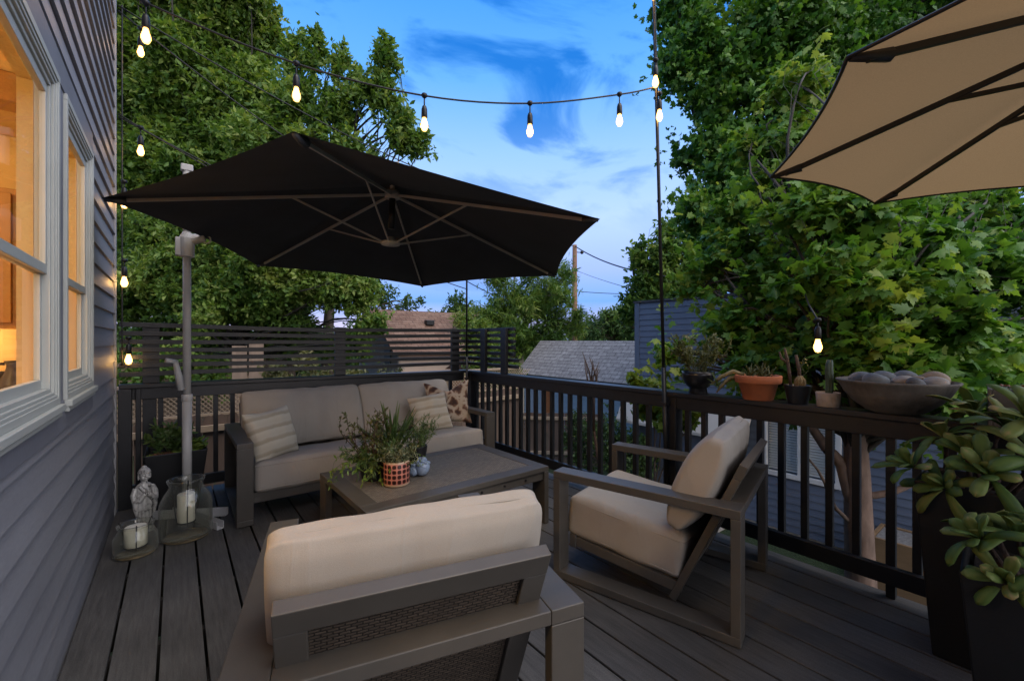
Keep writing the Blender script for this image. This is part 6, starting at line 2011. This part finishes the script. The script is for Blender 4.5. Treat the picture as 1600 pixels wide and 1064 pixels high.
# two big trees behind the left fence: dense crowns that end in upright spires
spec = [(-0.90, 22.35, 13.39, 1.88, 2.40, 0.45), (1.10, 20.77, 14.41, 2.07, 2.60, 0.50), (2.06, 20.01, 13.39, 1.50, 2.60, 0.55), (-0.49, 21.39, 10.06, 1.88, 2.00, 0.50), (1.46, 19.85, 10.31, 2.07, 2.00, 0.45), (-0.85, 21.03, 6.92, 1.69, 1.80, 0.40), (1.07, 20.16, 7.09, 1.88, 1.80, 0.45), (-0.31, 22.52, 16.89, 2.07, 2.20, 0.50), (1.71, 20.93, 17.15, 1.88, 2.20, 0.50), (-1.23, 21.33, 4.04, 1.50, 1.50, 0.40), (-2.50, 23.61, 9.82, 1.88, 3.00, 0.40), (0.49, 20.62, 4.62, 1.69, 1.50, 0.40), (0.47, 19.99, 11.48, 1.69, 1.80, 0.50), (-0.09, 20.18, 8.27, 1.50, 1.60, 0.55), (1.75, 18.98, 8.36, 1.50, 1.50, 0.50), (-1.23, 21.33, 11.72, 1.32, 1.80, 0.50), (-1.40, 21.21, 5.66, 1.22, 1.30, 0.45), (1.23, 19.40, 14.36, 1.50, 1.60, 0.50), (2.35, 18.77, 10.63, 1.13, 1.50, 0.50), (-1.46, 22.15, 15.26, 1.50, 1.60, 0.50)]
tree('tall_tree', 'tall dense green tree filling the upper left beside the house', (0.4, 22.4, GZ), [(0.4, 22.4, GZ), (0.5, 22.3, 1.0), (0.3, 22.2, 4.0), (0.6, 22.1, 8.0), (0.4, 22.0, 11.5)], 0.32,
     clumpset(1, 4, spec), 330, 13, 0.21, 'rhomb', L_TREE, M_BARK, 11, limb_r=0.06, twig_len=0.75, up=0.35, shell=0.2, bare=0.05, limb_m=M_LIMB)
spec = [(2.88, 14.92, 10.60, 0.35, 0.80, 0.50), (3.32, 14.31, 10.27, 0.35, 0.80, 0.50), (3.95, 13.69, 10.00, 0.26, 0.70, 0.55), (4.43, 13.31, 9.31, 0.30, 0.50, 0.50), (4.98, 12.63, 9.87, 0.36, 0.95, 0.55), (4.79, 12.77, 8.90, 0.45, 0.70, 0.50), (3.08, 14.63, 9.03, 0.75, 0.80, 0.50), (3.97, 13.68, 8.52, 0.70, 0.70, 0.45), (2.62, 15.12, 7.47, 1.30, 1.10, 0.50), (4.12, 13.55, 7.13, 1.10, 0.90, 0.50), (5.29, 12.38, 7.82, 0.50, 0.50, 0.50), (5.71, 12.05, 7.53, 0.42, 0.40, 0.50), (3.81, 13.80, 5.75, 1.30, 1.00, 0.45), (5.06, 12.82, 6.24, 0.80, 0.70, 0.50), (2.31, 15.37, 5.44, 1.40, 1.10, 0.45), (5.32, 12.36, 8.51, 0.22, 0.30, 0.50)]
tree('tall_tree', 'tall green tree with several upright spires right of the densest tree', (4.1, 15.3, GZ), [(4.1, 15.3, GZ), (4.0, 15.2, 1.0), (4.2, 15.2, 4.0), (4.0, 15.1, 7.0), (4.3, 15.0, 8.8)], 0.26,
     clumpset(2, 4, spec), 300, 13, 0.17, 'rhomb', L_TREE, M_BARK, 12, limb_r=0.05, twig_len=0.6, up=0.6, shell=0.2, bare=0.05, limb_m=M_LIMB)
spec = [(-0.66, 16.43, 3.08, 1.30, 0.90, 0.50), (0.78, 14.66, 3.73, 1.20, 0.90, 0.55), (1.77, 13.88, 3.01, 1.20, 0.80, 0.60), (2.76, 13.10, 2.92, 1.00, 0.75, 0.65), (3.61, 12.43, 2.65, 0.80, 0.55, 0.60), (0.37, 15.62, 2.33, 1.20, 0.70, 0.40), (2.14, 14.23, 2.14, 1.20, 0.55, 0.45), (-0.37, 16.20, 4.58, 1.10, 0.90, 0.50), (3.04, 12.88, 3.55, 0.90, 0.60, 0.65), (1.18, 14.09, 2.45, 1.10, 0.70, 0.50), (-1.09, 16.51, 2.31, 1.00, 0.70, 0.40), (-0.07, 15.33, 3.37, 1.00, 0.80, 0.55), (2.33, 13.44, 3.73, 1.00, 0.70, 0.65), (3.96, 11.90, 2.89, 0.60, 0.50, 0.60), (4.29, 11.90, 1.84, 0.45, 0.50, 0.60), (4.03, 12.10, 1.39, 0.50, 0.40, 0.50), (3.03, 14.41, 1.39, 0.90, 0.55, 0.40), (1.01, 16.00, 1.43, 1.00, 0.50, 0.35), (2.13, 15.38, 1.19, 0.80, 0.50, 0.40), (3.91, 13.47, 1.19, 0.60, 0.45, 0.50), (-0.39, 17.11, 1.39, 1.00, 0.50, 0.40)]
tree('broad_tree', 'low branching green tree behind the slat screen under the black umbrella', (1.5, 15.0, GZ), [(1.5, 15.0, GZ), (1.5, 15.0, 0.5), (1.6, 14.9, 1.6), (1.7, 14.8, 2.6)], 0.20,
     clumpset(3, 4, spec), 380, 13, 0.14, 'rhomb', L_TREE, M_BARK, 13, limb_r=0.04, twig_len=0.5, up=0.1, shell=0.2, bare=0.06, limb_m=M_LIMB)
spec = [(8.04, 20.40, 3.46, 0.80, 0.90, 0.40), (9.03, 19.62, 3.15, 0.70, 0.60, 0.40), (7.42, 20.88, 3.93, 0.70, 0.80, 0.40)]
tree('slender_tree', 'thin airy tree rising left of the brown shingled roof', (7.0, 20.5, GZ), [(7.0, 20.5, GZ), (7.0, 20.5, 1.5), (7.1, 20.4, 3.8)], 0.14, clumpset(4, 3, spec), 70, 9, 0.17, 'oval', L_FAR, M_BARK, 14, limb_r=0.05, twig_len=0.6, shell=0.2)
spec = [(10.89, 18.16, 3.15, 0.80, 0.80, 0.40), (11.38, 17.77, 2.67, 0.90, 0.70, 0.40), (10.52, 18.45, 2.67, 0.60, 0.50, 0.40)]
tree('round_tree', 'small dark leafy tree rising behind the brown shingled roof', (11.0, 18.6, GZ), [(11.0, 18.6, GZ), (11.0, 18.6, 1.5), (11.1, 18.6, 3.4)], 0.14, clumpset(5, 3, spec), 110, 10, 0.17, 'oval', L_FAR, M_BARK, 15, limb_r=0.05, twig_len=0.6, shell=0.25)
spec = [(5.83, 8.13, 1.23, 0.55, 0.60, 0.60), (5.54, 8.37, 0.85, 0.50, 0.50, 0.60), (6.07, 7.95, 0.63, 0.45, 0.45, 0.50), (5.58, 8.71, 1.53, 0.40, 0.40, 0.60), (5.89, 8.09, 0.18, 0.50, 0.50, 0.50)]
tree('leafy_sapling', 'bright green sapling just behind the far railing corner', (5.6, 8.4, GZ), [(5.6, 8.4, GZ), (5.65, 8.4, 0.2), (5.6, 8.45, 1.4)], 0.05, clumpset(6, 3, spec), 420, 10, 0.085, 'oval', L_BRIGHT, M_BARK, 16, limb_r=0.022, twig_len=0.3, shell=0.25)
spec = [(10.52, 13.36, 2.93, 1.30, 1.20, 0.50), (11.52, 12.57, 3.31, 1.20, 1.20, 0.45), (9.43, 13.58, 2.14, 1.00, 0.90, 0.55), (11.92, 12.25, 2.17, 1.00, 1.00, 0.40), (10.92, 13.04, 1.40, 1.40, 0.80, 0.30), (12.48, 12.45, 4.03, 0.60, 0.70, 0.45)]
tree('feathery_tree', 'feathery dark green tree left of the utility pole', (11.3, 14.0, GZ), [(11.3, 14.0, GZ), (11.2, 14.0, 0.5), (11.3, 14.1, 2.2), (11.2, 14.1, 4.4)], 0.12, clumpset(7, 4, spec), 190, 14, 0.22, 'narrow', L_TREE, M_BARK, 17, limb_r=0.05, twig_len=0.6, droop=0.5, shell=0.25, bare=0.15)
spec = [(26.24, 22.61, 2.47, 2.00, 1.30, 0.35), (27.65, 21.50, 2.73, 1.80, 1.40, 0.40), (27.81, 20.11, 2.44, 1.80, 1.30, 0.40), (24.50, 22.71, 1.70, 1.50, 1.00, 0.35), (28.58, 19.50, 3.43, 1.60, 1.60, 0.40)]
tree('broad_tree', 'dark far tree line clump right of the utility pole', (27.4, 21.7, GZ), [(27.4, 21.7, GZ), (27.4, 21.7, 1.0), (27.4, 21.7, 2.0)], 0.2, clumpset(8, 3, spec), 70, 10, 0.24, 'oval', L_FAR, M_BARK, 18, limb_r=0.07, twig_len=0.8, shell=0.25)
spec = [(13.52, 8.44, 4.32, 1.00, 1.10, 0.40), (12.99, 8.86, 3.42, 0.80, 0.90, 0.40), (13.88, 8.16, 3.19, 1.20, 1.00, 0.40), (12.82, 9.00, 2.52, 0.70, 0.60, 0.40), (14.89, 8.01, 4.42, 1.20, 1.20, 0.40), (14.06, 8.65, 5.35, 0.60, 0.50, 0.40)]
tree('round_tree', 'tall rounded green tree behind the blue grey house corner', (14.0, 9.6, GZ), [(14.0, 9.6, GZ), (14.0, 9.6, 1.0), (14.0, 9.6, 4.5)], 0.2, clumpset(9, 3, spec), 170, 12, 0.18, 'oval', L_TREE, M_BARK, 19, limb_r=0.07, twig_len=0.6, shell=0.3)

# shrubs along the yard
def shrub(label, spec, seed, lm, leaf, kind='oval', twigs=120, name='shrub', group=None, twig_len=0.25):
    x, y = spec[0][0], spec[0][1]
    return tree(name, label, (x, y, GZ), [(x, y, GZ), (x, y, GZ + 0.4), (x, y, spec[0][2])], 0.03, clumpset(seed, 3, spec), twigs, 10, leaf, kind, lm, M_BARK, seed + 40, 'shrub', group, limb_r=0.014, twig_len=twig_len, shell=0.3, bare=0.0)
shrub('dark leafy shrub against far fence seen behind umbrella pole', [(-1.6, 13.4, 0.6, 1.1, 0.75, 0.4), (-0.2, 13.6, 0.75, 1.0, 0.7, 0.5), (0.6, 13.9, 0.5, 0.8, 0.6, 0.4)], 21, L_TREE, 0.13, twigs=220)
shrub('light olive hedge behind the middle of the slat screen', [(2.4, 11.0, 0.2, 0.9, 0.8, 0.7), (3.3, 11.2, 0.0, 0.9, 0.8, 0.75), (4.2, 11.6, -0.1, 0.8, 0.8, 0.6)], 22, L_OLIVE, 0.11, twigs=260)
shrub('dark ivy bush climbing at the corner of the blue grey house', [(7.1, 5.75, -0.75, 0.42, 0.75, 0.35), (7.15, 5.25, -0.85, 0.28, 0.6, 0.45), (7.2, 4.95, -0.95, 0.22, 0.5, 0.5), (6.8, 6.3, -0.8, 0.35, 0.7, 0.15)], 23, L_GREEN, 0.06, twigs=1400, twig_len=0.14)
shrub('bright green leafy shrub top showing above railing left of footed bowl', [(5.1, 3.35, 0.62, 0.34, 0.26, 0.75), (5.0, 3.0, 0.5, 0.3, 0.25, 0.6)], 24, L_BRIGHT, 0.10, 'maple', twigs=420, twig_len=0.2)
tw_ = thing('dead_twigs', 'bare dark twigs standing behind railing in front of grey roof', 'twigs', (5.0, 4.0, GZ))
TB = Vector((5.0, 4.0, GZ))
m = MB()
rr = random.Random(12)
b0 = Vector((4.309, 3.734, 0.678)) - TB
for e in ((4.191, 3.828, 1.199), (4.296, 3.745, 1.098), (4.362, 3.693, 1.064), (4.210, 3.812, 1.064), (4.342, 3.708, 1.014), (4.263, 3.771, 1.132)):
    e = Vector(e) - TB
    b = b0 + Vector((rr.uniform(-0.06, 0.06), rr.uniform(-0.06, 0.06), 0))
    m.tube([b + Vector((0, 0, -0.5)), b, b.lerp(e, 0.5) + Vector((rr.uniform(-0.03, 0.03), rr.uniform(-0.03, 0.03), 0)), e], [0.016, 0.013, 0.010, 0.004], 6)
    if rr.random() < 0.7: m.tube([b.lerp(e, 0.45), b.lerp(e, 0.7) + Vector((rr.uniform(-0.08, 0.08), 0, 0.06))], [0.007, 0.003], 5)
m.tube([(0, 0, 0), b0 + Vector((0, 0, -0.5))], [0.03, 0.018], 6)
m.build('twigs', M_STALK, tw_, smooth=True)

# the maple beside the deck
MT = (4.18, 0.93, GZ)
spec = [(4.91, 1.99, 2.40, 0.55, 0.45, 0.60), (4.66, 1.55, 1.92, 0.50, 0.35, 0.60), (4.48, 1.82, 1.55, 0.50, 0.25, 0.55), (4.85, 1.15, 1.95, 0.50, 0.35, 0.55), (4.47, 1.19, 1.42, 0.42, 0.22, 0.50), (4.77, 0.82, 1.52, 0.45, 0.25, 0.55), (4.43, 0.58, 1.17, 0.38, 0.20, 0.55), (4.92, 0.33, 1.31, 0.40, 0.25, 0.60), (4.69, 0.25, 0.99, 0.35, 0.15, 0.55), (4.64, 0.80, 0.99, 0.38, 0.15, 0.45), (4.43, 1.47, 0.95, 0.35, 0.14, 0.60), (5.63, 0.53, 2.00, 0.50, 0.35, 0.45), (5.54, 0.22, 1.85, 0.50, 0.35, 0.40), (5.23, 1.74, 2.95, 0.50, 0.40, 0.60), (5.32, 1.42, 2.55, 0.50, 0.30, 0.50), (5.94, 0.93, 2.42, 0.50, 0.25, 0.40), (6.86, 0.46, 2.61, 0.60, 0.25, 0.40), (5.29, 1.69, 4.12, 0.32, 0.35, 0.85), (5.18, 1.78, 3.50, 0.40, 0.30, 0.70), (4.69, 0.51, 0.81, 0.30, 0.10, 0.50), (3.65, 1.01, 1.86, 0.28, 0.25, 0.60), (4.05, 0.88, 2.32, 0.35, 0.28, 0.55), (3.98, 0.69, 1.76, 0.28, 0.20, 0.60), (3.73, 0.88, 1.31, 0.25, 0.15, 0.55), (4.61, 0.57, 2.00, 0.30, 0.25, 0.45), (4.33, 0.41, 1.49, 0.30, 0.18, 0.55), (4.31, 1.19, 2.87, 0.30, 0.30, 0.60), (3.95, 1.22, 2.38, 0.30, 0.20, 0.65), (3.92, 1.49, 1.20, 0.30, 0.12, 0.55), (3.91, 0.48, 1.02, 0.25, 0.10, 0.55), (4.33, 1.94, 1.36, 0.30, 0.16, 0.55), (4.68, 2.30, 2.17, 0.32, 0.20, 0.65), (3.79, 2.36, 1.22, 0.12, 0.05, 0.60), (4.42, 2.38, 1.92, 0.16, 0.08, 0.70)]
mt = tree('maple_tree', 'maple with pinkish trunk and large lobed leaves right beside the deck', MT, [MT, (4.19, 0.93, -0.6), (4.17, 0.95, 0.3), (4.22, 0.98, 0.8), (4.35, 1.05, 1.3), (4.5, 1.12, 1.8), (4.65, 1.2, 2.3)], 0.135,
          [(a, b, c, d * 1.08, e * 0.72, f) for a, b, c, d, e, f in clumpset(31, 4, spec)], 620, 9, 0.084, 'maple', L_MAPLE, M_MBARK, 31, limb_m=M_LIMB, limb_r=0.024, twig_len=0.42, up=0.1, droop=0.35, shell=0.2, flat=0.72, bare=0.14)
rng = np.random.default_rng(77)
def rel(p): return tuple(a - b for a, b in zip(p, MT))
V, Lq = tube_np([(bend(rng, rel((4.17, 0.95, 0.0)), rel((4.075, 1.119, 0.483)), 9, 0.04, 0.03), np.linspace(0.052, 0.038, 9)),
                 (bend(rng, rel((4.075, 1.119, 0.483)), rel((4.142, 1.448, 1.195)), 9, 0.05, 0.03), np.linspace(0.038, 0.015, 9)),
                 (bend(rng, rel((4.19, 0.93, -0.1)), rel((3.722, 1.142, 0.472)), 7, 0.05, 0.05), np.linspace(0.018, 0.007, 7)),
                 (bend(rng, rel((4.2, 0.95, 0.15)), rel((4.5, 0.3, 0.5)), 7, 0.05, 0.05), np.linspace(0.03, 0.012, 7))], 10)
np_mesh('limb', V, Lq, np.full(len(Lq) // 4, 4), M_MBARK, mt, smooth=True)
spec = [(7.47, 3.67, 5.99, 0.80, 0.90, 0.40), (7.59, 4.21, 7.01, 0.70, 0.90, 0.40), (8.00, 3.25, 6.66, 0.90, 0.90, 0.40), (7.56, 3.60, 4.75, 0.75, 0.70, 0.40), (7.47, 3.03, 3.79, 0.80, 0.70, 0.40), (7.20, 3.87, 3.62, 0.60, 0.50, 0.50), (8.71, 2.69, 6.88, 1.00, 0.90, 0.35), (10.04, 2.28, 7.01, 1.00, 0.90, 0.30), (8.62, 2.76, 5.42, 0.90, 0.70, 0.35), (7.78, 4.06, 8.45, 1.00, 1.00, 0.40), (8.91, 3.17, 8.69, 1.20, 1.00, 0.40), (10.61, 1.83, 8.21, 1.20, 1.00, 0.30), (10.12, 1.58, 3.62, 1.20, 0.60, 0.25), (10.52, 0.63, 2.74, 1.20, 0.80, 0.25), (8.70, 2.06, 3.79, 0.90, 0.60, 0.30), (12.02, 0.72, 8.21, 1.40, 1.00, 0.30), (8.62, 2.12, 2.00, 0.90, 0.70, 0.25), (9.22, 1.14, 1.67, 1.00, 0.70, 0.25)]
tree('maple_tree', 'taller maple crown behind the near maple reaching the top of the view', (8.9, 4.3, GZ), [(8.9, 4.3, 2.0), (8.8, 4.3, 3.0), (8.7, 4.4, 5.0), (8.8, 4.4, 7.0), (8.7, 4.5, 9.0)], 0.16,
     clumpset(32, 4, spec), 460, 9, 0.098, 'maple', L_MAPLE, M_LIMB, 32, limb_r=0.045, twig_len=0.6, up=0.0, droop=0.55, shell=0.25, flat=0.4, bare=0.04)

# distant wood that closes the horizon
def woods():
    rng = np.random.default_rng(91)
    cl = []
    for k in range(90):
        a = R(rng.uniform(-25, 105)); d = rng.uniform(42, 70)
        h = rng.uniform(1.0, 3.6)
        cl.append((d * math.sin(a), d * math.cos(a), GZ + h * 0.9, rng.uniform(2.5, 4.5), h, rng.uniform(0.25, 0.55)))
    P, D, U, S, T, _ = spray(rng, cl, 16, 9, 0.5, 'rhomb', 0.2, 1.2, 0.3, 0.3, 0.5)
    o = leaves('woods', P, D, U, S, T, 'rhomb', L_FAR, None)
    tag(o, kind='stuff', label='far line of dark green trees along the horizon', cat='woods')
woods()
